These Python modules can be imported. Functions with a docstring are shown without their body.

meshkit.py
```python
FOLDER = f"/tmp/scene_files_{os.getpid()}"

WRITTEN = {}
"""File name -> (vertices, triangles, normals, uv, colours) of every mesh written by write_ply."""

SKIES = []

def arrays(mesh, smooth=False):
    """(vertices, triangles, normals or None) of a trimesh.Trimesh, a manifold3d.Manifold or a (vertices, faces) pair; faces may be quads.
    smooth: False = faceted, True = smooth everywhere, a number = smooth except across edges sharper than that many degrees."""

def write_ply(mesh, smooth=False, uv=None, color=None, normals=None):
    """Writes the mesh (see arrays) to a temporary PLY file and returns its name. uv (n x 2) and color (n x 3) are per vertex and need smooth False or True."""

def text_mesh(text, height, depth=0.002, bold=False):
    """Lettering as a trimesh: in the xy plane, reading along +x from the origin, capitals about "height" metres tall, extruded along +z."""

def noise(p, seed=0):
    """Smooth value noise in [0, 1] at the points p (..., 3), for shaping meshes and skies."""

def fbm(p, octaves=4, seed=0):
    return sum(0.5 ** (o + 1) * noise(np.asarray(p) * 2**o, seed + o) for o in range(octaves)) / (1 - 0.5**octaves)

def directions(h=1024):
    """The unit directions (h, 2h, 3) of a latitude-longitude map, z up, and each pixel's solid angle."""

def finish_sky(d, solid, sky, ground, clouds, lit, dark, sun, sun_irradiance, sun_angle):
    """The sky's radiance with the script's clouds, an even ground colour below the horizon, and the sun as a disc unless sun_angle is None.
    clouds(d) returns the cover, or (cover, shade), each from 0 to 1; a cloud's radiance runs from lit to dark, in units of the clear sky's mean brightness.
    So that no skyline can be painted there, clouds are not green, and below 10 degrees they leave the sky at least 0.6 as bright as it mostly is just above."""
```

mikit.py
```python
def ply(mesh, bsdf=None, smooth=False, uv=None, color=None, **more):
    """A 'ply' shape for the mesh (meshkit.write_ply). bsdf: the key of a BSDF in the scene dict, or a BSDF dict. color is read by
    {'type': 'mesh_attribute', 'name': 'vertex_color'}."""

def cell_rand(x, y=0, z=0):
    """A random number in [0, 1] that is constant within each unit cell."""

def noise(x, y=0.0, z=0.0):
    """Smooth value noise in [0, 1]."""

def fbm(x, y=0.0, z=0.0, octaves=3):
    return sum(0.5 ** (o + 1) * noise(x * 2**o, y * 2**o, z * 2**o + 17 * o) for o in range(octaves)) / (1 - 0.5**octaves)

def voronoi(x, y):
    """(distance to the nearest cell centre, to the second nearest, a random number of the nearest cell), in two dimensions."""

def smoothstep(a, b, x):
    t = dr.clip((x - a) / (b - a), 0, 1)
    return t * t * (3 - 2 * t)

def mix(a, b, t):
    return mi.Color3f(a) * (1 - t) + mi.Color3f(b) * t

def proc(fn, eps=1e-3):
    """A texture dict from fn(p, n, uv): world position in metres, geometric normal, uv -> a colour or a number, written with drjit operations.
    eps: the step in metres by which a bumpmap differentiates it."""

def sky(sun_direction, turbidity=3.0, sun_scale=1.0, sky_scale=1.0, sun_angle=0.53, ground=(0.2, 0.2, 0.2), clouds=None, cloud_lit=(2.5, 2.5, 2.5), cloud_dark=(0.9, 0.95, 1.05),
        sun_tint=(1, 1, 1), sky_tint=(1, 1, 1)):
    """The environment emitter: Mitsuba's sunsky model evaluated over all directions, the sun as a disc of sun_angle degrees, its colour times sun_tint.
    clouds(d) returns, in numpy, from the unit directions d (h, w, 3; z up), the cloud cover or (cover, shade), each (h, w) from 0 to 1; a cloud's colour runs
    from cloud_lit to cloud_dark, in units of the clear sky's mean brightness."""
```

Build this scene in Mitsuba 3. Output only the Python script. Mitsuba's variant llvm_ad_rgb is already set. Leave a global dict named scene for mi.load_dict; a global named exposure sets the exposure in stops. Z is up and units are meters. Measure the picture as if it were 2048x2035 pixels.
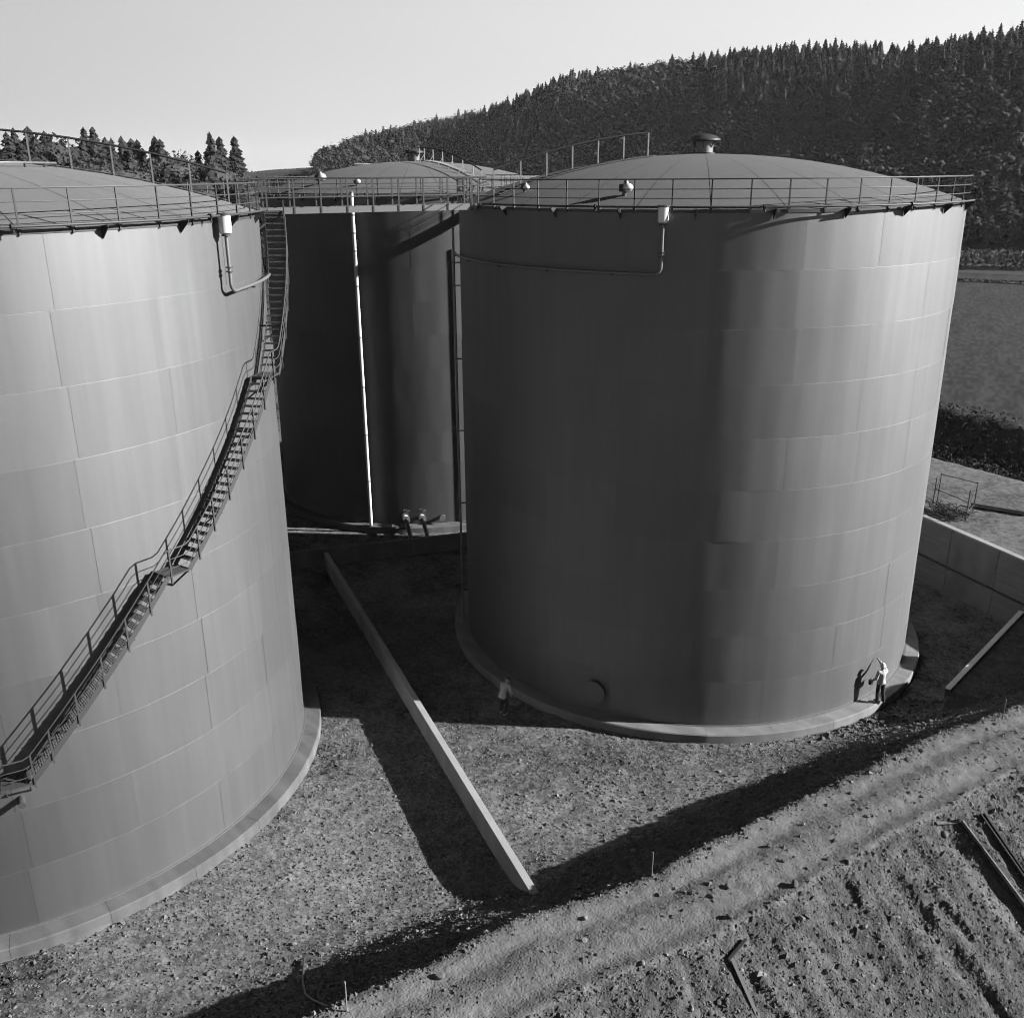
import math, random
import numpy as np
import trimesh, manifold3d
import drjit as dr
import mitsuba as mi
import mikit, meshkit
from mikit import proc, noise, fbm, voronoi, smoothstep, mix
T = mi.ScalarTransform4f
scene, labels = {}, {}
RNG = np.random.default_rng(7)
rad, deg = math.radians, math.degrees

# ------------------------------------------------------------------ camera, sky, exposure
PITCH, ROLL, EYE = 0.33952, -0.00785, (0.0, 0.0, 21.73)
_f = np.array([0, math.cos(PITCH), -math.sin(PITCH)])
_u0, _r0 = np.array([0, math.sin(PITCH), math.cos(PITCH)]), np.array([1.0, 0, 0])
_u = -math.sin(ROLL) * _r0 + math.cos(ROLL) * _u0
scene['camera'] = {'type': 'perspective', 'fov': 56.29, 'fov_axis': 'x', 'near_clip': 0.5, 'far_clip': 6000.0,
                   'to_world': T().look_at(origin=list(EYE), target=list(np.array(EYE) + _f), up=list(_u))}
SUN_AZ, SUN_EL = rad(-5.6), rad(22.5)
SUN = np.array([math.cos(SUN_AZ) * math.cos(SUN_EL), math.sin(SUN_AZ) * math.cos(SUN_EL), math.sin(SUN_EL)])


def veil(d):
    """Thin white haze: bright towards the horizon and the sun, deep overhead."""
    el = np.degrees(np.arcsin(np.clip(d[..., 2], 0, 1)))
    cs = d @ SUN
    L = (0.016 + 0.984 * np.exp(-(el / 17.0) ** 5)) * np.sqrt((1 + cs) / 2)
    L = L * (1 + 0.05 * (meshkit.fbm(d * np.array([5, 5, 14.0]), 3, seed=5) - 0.5))
    return np.ones(d.shape[:2]), 1 - np.clip(L, 0, 1)


scene['sky'] = mikit.sky(SUN.tolist(), turbidity=3, sun_tint=(0.751, 1.0, 1.674), clouds=veil, cloud_lit=(1.0,) * 3, cloud_dark=(0.0,) * 3, ground=(0.12,) * 3)
exposure = 3.92

scene['air'] = {'type': 'homogeneous', 'albedo': {'type': 'rgb', 'value': [0.95] * 3}, 'sigma_t': {'type': 'rgb', 'value': [0.00006] * 3}}
scene['camera']['medium'] = {'type': 'ref', 'id': 'air'}
scene['haze'] = {'type': 'cube', 'to_world': T().translate([60, 1430, 55]).scale([2750, 2650, 61]), 'bsdf': {'type': 'null'}, 'interior': {'type': 'ref', 'id': 'air'}}
labels['haze'] = {'label': 'thin autumn haze filling the valley', 'kind': 'stuff'}

# ------------------------------------------------------------------ materials (a neutral world: the photograph is black and white)
def grey(v):
    return {'type': 'rgb', 'value': [v, v, v]}


def mat(name, base, rough=0.7, metal=0.0, spec=0.3, bump=None, bscale=1.0, **k):
    b = {'type': 'principled', 'base_color': grey(base) if isinstance(base, float) else base, 'roughness': rough, 'metallic': metal, 'specular': spec, **k}
    if bump is not None:
        b = {'type': 'bumpmap', 'texture': bump, 'scale': bscale, 'bsdf': b}
    scene[name] = {'type': 'twosided', 'bsdf': b}


def paint_tex(v, amp):
    def fn(p, n, uv):
        s = fbm(p.x * 1.6 + 3 * p.y, p.y * 1.6 - 2 * p.x, p.z * 0.12, 3)
        w = fbm(p.x * 0.35, p.y * 0.35, p.z * 0.3, 2)
        g = noise(p.x * 9, p.y * 9, p.z * 0.5)
        return mi.Color3f(v * (1 + amp * (s - 0.5) + amp * 1.1 * (w - 0.5) + 0.35 * amp * (g - 0.5)))
    return proc(fn)


for i, v in enumerate((0.164, 0.157, 0.170)):
    mat('tank_paint_%d' % i, paint_tex(v, 0.16), rough=0.665, metal=1.0, spec=0.4)
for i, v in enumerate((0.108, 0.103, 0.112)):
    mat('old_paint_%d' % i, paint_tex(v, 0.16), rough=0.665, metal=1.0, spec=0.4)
mat('roof_paint', paint_tex(0.092, 0.14), rough=0.75, metal=0.0, spec=0.2)
mat('joint_dark', 0.03, rough=0.8)
mat('steel_light', 0.15, rough=0.5, metal=0.5)
mat('steel_mid', 0.055, rough=0.55, metal=0.4)
mat('steel_dark', 0.022, rough=0.6, metal=0.2)
mat('stair_steel', 0.048, rough=0.6, metal=0.3)
mat('rail_steel', 0.048, rough=0.55, metal=0.3)
mat('bright_metal', 0.52, rough=0.35, metal=0.3)
mat('white_paint', 0.45, rough=0.5)


def concrete_fn(v, amp, streak=True):
    def fn(p, n, uv):
        a = fbm(p.x * 1.1, p.y * 1.1, p.z * 1.1, 4)
        b = noise(p.x * 3.1 + p.y * 3.1, 7.0, p.z * 0.5)
        c = noise(p.x * 25, p.y * 25, p.z * 25)
        return mi.Color3f(v * (1 + amp * (a - 0.5) + amp * 0.7 * (b - 0.5) + 0.10 * (c - 0.5)))
    return proc(fn)


mat('concrete', concrete_fn(0.078, 0.6), rough=0.9)
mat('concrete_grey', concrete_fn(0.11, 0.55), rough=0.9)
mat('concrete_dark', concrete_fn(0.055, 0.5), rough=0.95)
mat('concrete_cast', concrete_fn(0.14, 0.5), rough=0.9)
mat('concrete_top', concrete_fn(0.25, 0.3), rough=0.9)
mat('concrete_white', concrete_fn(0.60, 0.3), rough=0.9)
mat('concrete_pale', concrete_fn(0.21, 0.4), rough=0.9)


def board_marked(p, n, uv):
    a = fbm(p.x * 0.9, p.y * 0.9, p.z * 0.9, 4)
    z = p.z / 0.14
    b = mikit.cell_rand(z, dr.floor((p.x - p.y) * 0.4))
    e = smoothstep(0.0, 0.12, z - dr.floor(z))
    return mi.Color3f(0.115 * (1 + 0.4 * (a - 0.5) + 0.22 * (b - 0.5)) * (0.85 + 0.15 * e))


mat('concrete_boards', proc(board_marked), rough=0.9)


def gravel_fn(v, amp, fine=1.0):
    def fn(p, n, uv):
        a = fbm(p.x * 0.28, p.y * 0.28, 1.0, 4)
        b = fbm(p.x * 1.7, p.y * 1.7, 5.0, 3)
        f1, f2, r = voronoi(p.x * 7 + 0.5 * b, p.y * 7)
        c = noise(p.x * 21, p.y * 21, 2.0)
        return mi.Color3f(v * (1 + amp * (a - 0.5) + 0.8 * amp * (b - 0.5) + fine * (0.75 * (r - 0.5) + 0.5 * (c - 0.5))) * (0.55 + 0.45 * smoothstep(0.02, 0.16, f2 - f1)))
    return proc(fn)


def soil_fn(v, amp, sx=1.0, sy=1.0):
    def fn(p, n, uv):
        a = fbm(p.x * 0.5 * sx, p.y * 0.5 * sy, 1.0, 4)
        b = fbm(p.x * 5, p.y * 5, 5.0, 3)
        c = noise(p.x * 17, p.y * 17, p.z * 17)
        return mi.Color3f(v * (1 + amp * (a - 0.5) + 1.2 * amp * (b - 0.5) + 0.7 * amp * (c - 0.5)))
    return proc(fn)


mat('gravel', gravel_fn(0.098, 1.3), rough=1.0, spec=0.05)
def soil_bump(p, n, uv):
    return 0.6 * fbm(p.x * 4.5, p.y * 4.5, p.z * 4.5, 3) + 0.4 * noise(p.x * 26, p.y * 26, p.z * 26)


mat('soil', soil_fn(0.062, 0.85), rough=1.0, spec=0.05, bump=proc(soil_bump, eps=0.006), bscale=0.075)
mat('track_soil', soil_fn(0.096, 0.5), rough=1.0, spec=0.05, bump=proc(soil_bump, eps=0.006), bscale=0.05)
mat('stone_0', 0.066, rough=0.95, spec=0.1)
mat('stone_1', 0.092, rough=0.95, spec=0.1)
mat('stone_2', 0.15, rough=0.9, spec=0.1)


def field_fn(p, n, uv):
    a = fbm(p.x * 0.05, p.y * 0.05, 1.0, 4)
    u, w = p.x * 0.90 - p.y * 0.43, p.x * 0.43 + p.y * 0.90
    b = fbm(u * 0.55, w * 0.10, 3.0, 3)
    c = noise(u * 3.6, w * 0.9, 2.0)
    return mi.Color3f(0.034 * (1 + 0.25 * (a - 0.5) + 0.4 * (b - 0.5) + 0.55 * (c - 0.5)))


mat('field_grass', proc(field_fn), rough=1.0, spec=0.05)
mat('stubble', soil_fn(0.045, 0.4, 0.3, 0.3), rough=1.0, spec=0.05)
mat('site_dirt', soil_fn(0.085, 0.9, 0.5, 1.2), rough=1.0, spec=0.05)
mat('forest_floor', 0.03, rough=1.0, spec=0.0)
for i, v in enumerate((0.030, 0.035, 0.043)):
    def leaf(p, n, uv, v=v):
        return mi.Color3f(v * (0.6 + 0.8 * noise(p.x * 0.6, p.y * 0.6, p.z * 0.6)))
    mat('leaf_%d' % i, proc(leaf), rough=0.9, spec=0.1)
mat('scrub_leaf', soil_fn(0.042, 0.9), rough=1.0, spec=0.05)
mat('crop_leaf', soil_fn(0.075, 0.7), rough=1.0, spec=0.05)
mat('bark', 0.05, rough=1.0, spec=0.0)
mat('timber', soil_fn(0.10, 0.8), rough=0.9, spec=0.1)
mat('timber_dark', 0.03, rough=0.9, spec=0.1)
mat('skin', 0.22, rough=0.6)
mat('cloth_light', 0.34, rough=0.9, spec=0.1)
mat('cloth_pale', 0.3, rough=0.9, spec=0.1)
mat('cloth_dark', 0.03, rough=0.9, spec=0.1)
mat('leather', 0.035, rough=0.7)


# ------------------------------------------------------------------ mesh helpers
class MB:
    def __init__(self):
        self.v, self.f, self.n = [], [], 0

    def add(self, v, f):
        v, f = np.asarray(v, float), np.asarray(f, int)
        if f.shape[1] == 4:
            f = np.vstack([f[:, [0, 1, 2]], f[:, [0, 2, 3]]])
        self.v.append(v); self.f.append(f + self.n); self.n += len(v)
        return self

    def get(self):
        return np.vstack(self.v), np.vstack(self.f)

    def tri(self, m):
        return self.add(m.vertices, m.faces)

    def box(self, c, s, rz=0.0):
        m = np.array([[x, y, z] for x in (-.5, .5) for y in (-.5, .5) for z in (-.5, .5)]) * np.asarray(s, float)
        c_, s_ = math.cos(rz), math.sin(rz)
        m = m @ np.array([[c_, s_, 0], [-s_, c_, 0], [0, 0, 1]]) + np.asarray(c, float)
        return self.add(m, [[0, 1, 3, 2], [4, 6, 7, 5], [0, 4, 5, 1], [2, 3, 7, 6], [0, 2, 6, 4], [1, 5, 7, 3]])

    def beam(self, a, b, w, h, up=(0, 0, 1)):
        a, b, up = (np.asarray(x, float) for x in (a, b, up))
        t = b - a; t = t / np.linalg.norm(t)
        s = np.cross(t, up)
        s = s / np.linalg.norm(s) if np.linalg.norm(s) > 1e-6 else np.array([1.0, 0, 0])
        u = np.cross(s, t)
        m = [p + x * s * w / 2 + y * u * h / 2 for p in (a, b) for x, y in ((-1, -1), (1, -1), (1, 1), (-1, 1))]
        return self.add(m, [[0, 1, 2, 3], [7, 6, 5, 4], [0, 4, 5, 1], [1, 5, 6, 2], [2, 6, 7, 3], [3, 7, 4, 0]])

    def tube(self, pts, r, n=8, caps=True):
        p = np.asarray(pts, float)
        t = np.gradient(p, axis=0); t /= np.linalg.norm(t, axis=1)[:, None]
        a = np.cross(t[0], [0, 0, 1.0])
        if np.linalg.norm(a) < 0.05:
            a = np.cross(t[0], [1.0, 0, 0])
        a /= np.linalg.norm(a)
        V = []
        rr = np.broadcast_to(r, (len(p),))
        for i in range(len(p)):
            a = a - t[i] * (a @ t[i]); a /= np.linalg.norm(a)
            b = np.cross(t[i], a)
            an = np.arange(n) * 2 * np.pi / n
            V.append(p[i] + rr[i] * (np.cos(an)[:, None] * a + np.sin(an)[:, None] * b))
        F = []
        for i in range(len(p) - 1):
            for j in range(n):
                k = (j + 1) % n
                F.append([i * n + j, i * n + k, (i + 1) * n + k, (i + 1) * n + j])
        self.add(np.vstack(V), F)
        if caps:
            for i in (0, len(p) - 1):
                self.add(np.vstack([V[i], p[i][None]]), [[j, (j + 1) % n, n] if i else [(j + 1) % n, j, n] for j in range(n)])
        return self

    def revolve(self, prof, c=(0, 0, 0), n=48, a0=0.0, a1=360.0):
        """prof: (r, z) points from the bottom outside up; a0..a1 in degrees"""
        prof = np.asarray(prof, float)
        full = abs(a1 - a0) > 359.9
        an = np.radians(np.linspace(a0, a1, n + 1))[: n if full else n + 1]
        V = np.stack([np.outer(np.cos(an), prof[:, 0]), np.outer(np.sin(an), prof[:, 0]), np.tile(prof[:, 1], (len(an), 1))], -1).reshape(-1, 3) + np.asarray(c, float)
        m, F = len(prof), []
        for i in range(n):
            j = (i + 1) % len(an)
            for k in range(m - 1):
                F.append([i * m + k, j * m + k, j * m + k + 1, i * m + k + 1])
        return self.add(V, F)


def numbered(name):
    if name not in scene and name not in labels and not any(k.startswith(name + '__') for k in scene):
        return name
    i = 1
    while True:
        k = '%s_%03d' % (name, i)
        if k not in scene and k not in labels and not any(q.startswith(k + '__') for q in scene):
            return k
        i += 1


_count = {}


def part_key(parent, name):
    b = parent + '__' + name
    i = _count.get(b, -1) + 1
    _count[b] = i
    return b if i == 0 else '%s_%03d' % (b, i)


def obj(name, mesh, m, parent=None, smooth=False, label=None, to_world=None):
    key = part_key(parent, name) if parent else numbered(name)
    if isinstance(mesh, MB):
        mesh = mesh.get()
    d = mikit.ply(mesh, m, smooth) if not isinstance(mesh, dict) else {**mesh, 'bsdf': {'type': 'ref', 'id': m}}
    if to_world is not None:
        d['to_world'] = to_world
    scene[key] = d
    if label:
        labels[key] = {'label': label}
    return key


def thing(name, label, cat, group=None):
    key = numbered(name)
    labels[key] = {'label': label, 'category': cat}
    if group:
        labels[key]['group'] = group
    return key


def tag(key, label, cat=None, group=None, kind=None):
    labels[key] = {'label': label}
    for k, v in (('category', cat), ('group', group), ('kind', kind)):
        if v:
            labels[key][k] = v
    return key


def raw_ply(v, f, n):
    p = meshkit.write_ply((v, f), normals=n)
    return {'type': 'ply', 'filename': p, 'face_normals': False}


def pol(c, r, th, z):
    a = rad(th)
    return np.array([c[0] + r * math.cos(a), c[1] + r * math.sin(a), z])


def arc(c, r, t0, t1, z0, z1=None, n=None):
    n = n or max(2, int(abs(t1 - t0) / 3) + 1)
    z1 = z0 if z1 is None else z1
    return np.array([pol(c, r, t0 + (t1 - t0) * i / (n - 1), z0 + (z1 - z0) * i / (n - 1)) for i in range(n)])


# ------------------------------------------------------------------ terrain
CREST = np.array([(-22, 6.5), (-16, 10.2), (-9, 14.3), (-3.9, 17.3), (-.4, 19.55), (3.7, 21.45), (8.8, 24.75), (15.0, 28.5), (18.6, 30.25), (24.3, 33.0), (34, 38)])
HC = 3.5
WALL = np.array([(27.9, 36.0), (20.4, 56.2), (14.8, 71.3)])


FILL = np.array([(18.3, 35.45), (25.15, 42.85)])


def signed(P, L):
    """signed distance (+ = left side of L, the yard) and arclength of the nearest point"""
    best = np.full(len(P), 1e9); sg = np.zeros(len(P)); arcl = np.zeros(len(P)); s0 = 0
    for a, b in zip(L[:-1], L[1:]):
        ab = b - a; l = np.linalg.norm(ab); t = np.clip(((P - a) @ ab) / l ** 2, 0, 1)
        q = P - (a + t[:, None] * ab); d = np.linalg.norm(q, axis=1)
        s = np.sign(ab[0] * (P - a)[:, 1] - ab[1] * (P - a)[:, 0])
        m = d < best - 1e-9
        best[m] = d[m]; sg[m] = s[m]; arcl[m] = s0 + t[m] * l; s0 += l
    return best * np.where(sg == 0, 1, sg), arcl


def ss(a, b, x):
    t = np.clip((x - a) / (b - a), 0, 1)
    return t * t * (3 - 2 * t)


def N(P, f, o=4, seed=0):
    return meshkit.fbm(np.c_[P * f, np.zeros(len(P)) + 0.37], o, seed) - 0.5


def terrain(P, detail=True):
    """height, and zone: 0 yard, 1 embankment, 2 track"""
    dc, al = signed(P, CREST)
    wob = 0.35 * N(P, 0.5, 3, 1) + 0.30 * N(P, 2.2, 3, 2) if detail else 0
    d = dc + wob
    slope = 0.72 + 0 * al
    hc = HC + 2.1 * ss(24.5, 28.5, P[:, 0]) + (0.6 * N(P, 1.1, 3, 16) * ss(21, 25, P[:, 0]) if detail else 0)
    dpos = np.maximum(d, 0)
    zin = hc - (slope / 0.72) * np.where(dpos < 1.0, 0.98 * dpos, 0.98 + 0.665 * (dpos - 1.0))
    zin = np.where(zin < 0.5, 0.5 * np.exp(np.minimum((zin - 0.5) / 0.5, 0)), zin)         # rounded toe
    dw, _ = signed(P, WALL)
    out = np.maximum(-d - 2.55, 0)
    zo = hc - 0.60 * out
    zo = np.maximum(zo, 0.3)
    zo = np.where(out > 0, zo, hc)
    z = np.where(d > 0, zin, zo)
    crest_x = -d
    rut = np.exp(-((crest_x - 0.75) / 0.28) ** 2) + np.exp(-((crest_x - 2.15) / 0.30) ** 2)
    track = (crest_x > 0.05) & (crest_x < 2.75)
    z = z + np.where(track, -0.085 * rut + 0.03 * np.exp(-((crest_x - 1.45) / 0.3) ** 2), 0)
    if detail:
        rough_y = 0.05 * N(P, 0.35, 3, 3) + 0.05 * N(P, 2.4, 3, 4) + 0.05 * N(P, 6.0, 2, 9)
        m = ss(0.2, 1.6, z) * (1 - 0.78 * ss(0.1, 0.5, crest_x) * (1 - ss(2.4, 2.8, crest_x)))
        z = z + rough_y * np.where(track, 0.6, 1.0) + m * (0.11 * N(P, 0.8, 4, 5) + 0.16 * N(P, 2.6, 3, 6))
        # rills running down the outer slope
        w = ss(0.1, 0.8, out)
        s = al + 1.1 * N(P, 0.5, 4, 7)
        r1 = meshkit.noise(np.c_[s * 1.5, out * 0.20, np.zeros(len(P))], 8)
        r2 = meshkit.noise(np.c_[s * 3.9, out * 0.45, np.zeros(len(P))], 9)
        r3 = meshkit.fbm(np.c_[s * 2.6, out * 0.42, np.zeros(len(P))], 4, 18) - 0.5
        z = z - w * (0.15 * ss(0.5, 0.95, r1) + 0.10 * ss(0.45, 0.95, r2) + 0.24 * r3)
    dd, _ = signed(P, FILL)                     # earth banked up behind the low wall in the corner
    u_ = FILL[1] - FILL[0]
    t_ = ((P - FILL[0]) @ u_) / (u_ @ u_) * np.linalg.norm(u_)
    fill = 0.90 - 0.8 * np.maximum(0.25 - t_, 0) + (0.30 * N(P, 1.2, 3, 15) * ss(0.3, 1.5, -dd) if detail else 0)
    z = np.where((dd < 0.05) & (dc > 0) & (t_ > -1.0) & (P[:, 1] < 44.5), np.maximum(z, fill), z)
    zone = np.where(track, 2, np.where((z > 0.42) | (d < 0), 1, 0))
    return z, zone


def ground_z(x, y):
    return float(terrain(np.array([[x, y]], float), True)[0][0])


def grid(x0, x1, y0, y1, h):
    xs, ys = np.arange(x0, x1 + h / 2, h), np.arange(y0, y1 + h / 2, h)
    X, Y = np.meshgrid(xs, ys)
    nx, ny = len(xs), len(ys)
    i = (np.arange(ny - 1)[:, None] * nx + np.arange(nx - 1)[None]).ravel()
    F = np.c_[i, i + 1, i + nx + 1, i + nx]
    return np.c_[X.ravel(), Y.ravel()], F


def compact(V, F):
    u, inv = np.unique(F, return_inverse=True)
    return V[u], inv.reshape(F.shape)


# near part fine; beyond the wall the site ground is a mesh of its own
P, F = grid(-22, 29.5, 8.5, 46.0, 0.095)
dw, _ = signed(P, WALL)
Z, zone = terrain(P)
beyond = dw < -0.12                     # right of the wall, outside the yard
Zf = np.where(beyond & (P[:, 1] > 34), np.maximum(Z, HC - 0.06 + 0.10 * N(P, 0.7, 4, 12) + (1.9 + 1.2 * N(P, 0.9, 4, 17)) * ss(44.0, 39.5, P[:, 1]) * ss(0.2, 2.2, -dw)), Z)
V = np.c_[P, Zf]
fz = zone[F].max(1)
fz = np.where((zone[F] == 1).any(1) & (fz == 2), 1, fz)
fb = (beyond[F].all(1)) & (P[F].mean(1)[:, 1] > 38.5)
for k, nm, m, lb in ((0, 'gravel_yard', 'gravel', 'pale gravel yard floor inside the bund, half in shadow'), (1, 'earth_embankment', 'soil', 'rough earth embankment slopes along the front of the tank yard'),
                     (2, 'dirt_track', 'track_soil', 'rutted dirt track along the crest of the embankment')):
    v, f = compact(V, F[(fz == k) & ~fb])
    tag(obj(nm, (v, f), m, smooth=True), lb, kind='structure')
P2, F2 = grid(-70, 60, -30, 110, 0.5)
Z2, _ = terrain(P2, False)
inbasin = (signed(P2, CREST)[0] > 0) & (signed(P2, WALL)[0] > -0.1)
back = np.maximum(P2[:, 1] - 84, np.maximum(-40 - P2[:, 0], 0))
Z2 = np.where(inbasin & (back > 0), np.minimum(HC, 0.7 * back), Z2) - 0.03
c2 = P2[F2].mean(1)
near = (c2[:, 0] > -21.8) & (c2[:, 0] < 29.2) & (c2[:, 1] > 8.8) & (c2[:, 1] < 45.8)
wallside = (signed(c2, WALL)[0] < 0) & (c2[:, 1] > 38)
v, f = compact(np.c_[P2, Z2], F2[~near & ~wallside])
tag(obj('ground', (v, f), 'gravel', smooth=True), 'gravel ground behind and around the tanks', kind='structure')


def far_height(P):
    """the valley floor beyond the wall, with a ditch between the site and the field"""
    a, b = np.array([27.0, 62.5]), np.array([36.0, 49.0])       # near lip of the ditch
    t = (b - a) / np.linalg.norm(b - a); n = np.array([-t[1], t[0]])
    s = (P - a) @ n * np.sign(n[0])
    z = HC - 0.04 + 0 * s
    z = z - 2.2 * ss(0.0, 4.0, s) * (1 - ss(7.5, 12.5, s)) + 0.3 * ss(9, 13, s)
    return z, s


P3, F3 = grid(14, 62, 38, 112, 0.35)
z3, s3 = far_height(P3)
z3 = z3 + 0.10 * N(P3, 0.7, 4, 12) + 0.12 * N(P3, 2.0, 3, 13) + np.where((s3 > 1) & (s3 < 13), 0.5 * N(P3 * np.array([1, 1.0]), 0.7, 4, 14), 0)
dw3 = signed(P3, WALL)[0]
c3 = P3[F3].mean(1); d3, k3 = signed(c3, WALL)[0], far_height(c3)[1]
keep = (d3 < -0.15)
for nm, m, sel, lb in (('site_ground', 'site_dirt', keep & (k3 < 1.5), 'bare pale dirt beyond the concrete wall'), ('ditch', 'scrub_leaf', keep & (k3 >= 1.5) & (k3 < 12.6), 'dark overgrown ditch between the dirt and the field'),
                       ('field', 'field_grass', keep & (k3 >= 12.6), 'mown meadow on the valley floor')):
    v, f = compact(np.c_[P3, z3], F3[sel])
    tag(obj(nm, (v, f), m, smooth=True), lb, kind='structure')

# hill: front foot line and ridge, both in the world
FOOT = np.array([(330, 90), (230, 150), (160, 196), (106, 232), (60, 300), (10, 372), (-50, 436), (-100, 486)], float)
RIDGE = np.array([(420, 330, 66), (300, 352, 60), (225, 365, 54), (183.5, 377.8, 51), (173.8, 390, 50), (164.8, 400.4, 49), (153.4, 412.2, 48), (148.5, 419.1, 50), (138.8, 432.1, 52.5), (122.6, 451.7, 53.5), (104.5, 471.8, 53.7), (85.3, 497.1, 54.4), (63.3, 521.8, 53),
                  (41.2, 540.7, 53), (27.9, 546.9, 50), (14.2, 552.7, 44), (0.1, 558.2, 39.5), (-17.2, 559.7, 36), (-45.9, 558.1, 31), (-72.5, 540.7, 25.5), (-92.7, 514, 17)], float) + [0, 0, 6.8]


def hill_height(P):
    df, _ = signed(P, FOOT)                     # right side of FOOT direction = behind the foot
    df = -df
    best = np.full(len(P), 1e9); zr = np.zeros(len(P))
    for a, b in zip(RIDGE[:-1], RIDGE[1:]):
        ab = b[:2] - a[:2]; t = np.clip(((P - a[:2]) @ ab) / (ab @ ab), 0, 1)
        d = np.linalg.norm(P - a[:2] - t[:, None] * ab, axis=1)
        m = d < best
        best[m] = d[m]; zr[m] = (a[2] + t * (b[2] - a[2]))[m]
    w = np.clip(df / np.maximum(df + best, 1e-6), 0, 1)
    z = HC + (zr - HC) * ss(0, 1.0, w) ** 0.9
    return np.where(df > 0, z, HC - 0.04), df, best


P4, F4 = grid(-260, 480, -100, 760, 8)
z4, df4, b4 = hill_height(P4)
c4 = P4[F4].mean(1)
dfc = hill_height(c4)[1]
hillsel = dfc > -4
v, f = compact(np.c_[P4, z4], F4[hillsel])
tag(obj('hill', (v, f), 'forest_floor', smooth=True), 'long wooded hill rising behind the tanks', kind='structure')
# valley floor everywhere else, out to the horizon
P5, F5 = grid(-2660, 2780, -1200, 4060, 20 * 4)
c5 = P5[F5].mean(1)
F5 = F5[~((c5[:, 0] > -260) & (c5[:, 0] < 460) & (c5[:, 1] > -80) & (c5[:, 1] < 720))]
P5, F5 = compact(P5, F5)
z5 = np.full(len(P5), HC - 0.6)
tag(obj('ground', (np.c_[P5, z5], F5), 'field_grass', smooth=True), 'flat valley floor', kind='structure')
sel = (~hillsel) & ~((c4[:, 0] > -70) & (c4[:, 0] < 60) & (c4[:, 1] > -30) & (c4[:, 1] < 102))
v, f = compact(np.c_[P4, np.full(len(P4), HC - 0.1)], F4[sel])
tag(obj('field', (v, f), 'field_grass', smooth=True), 'broad mown field between the ditch and the wooded hill', kind='structure')


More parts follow.
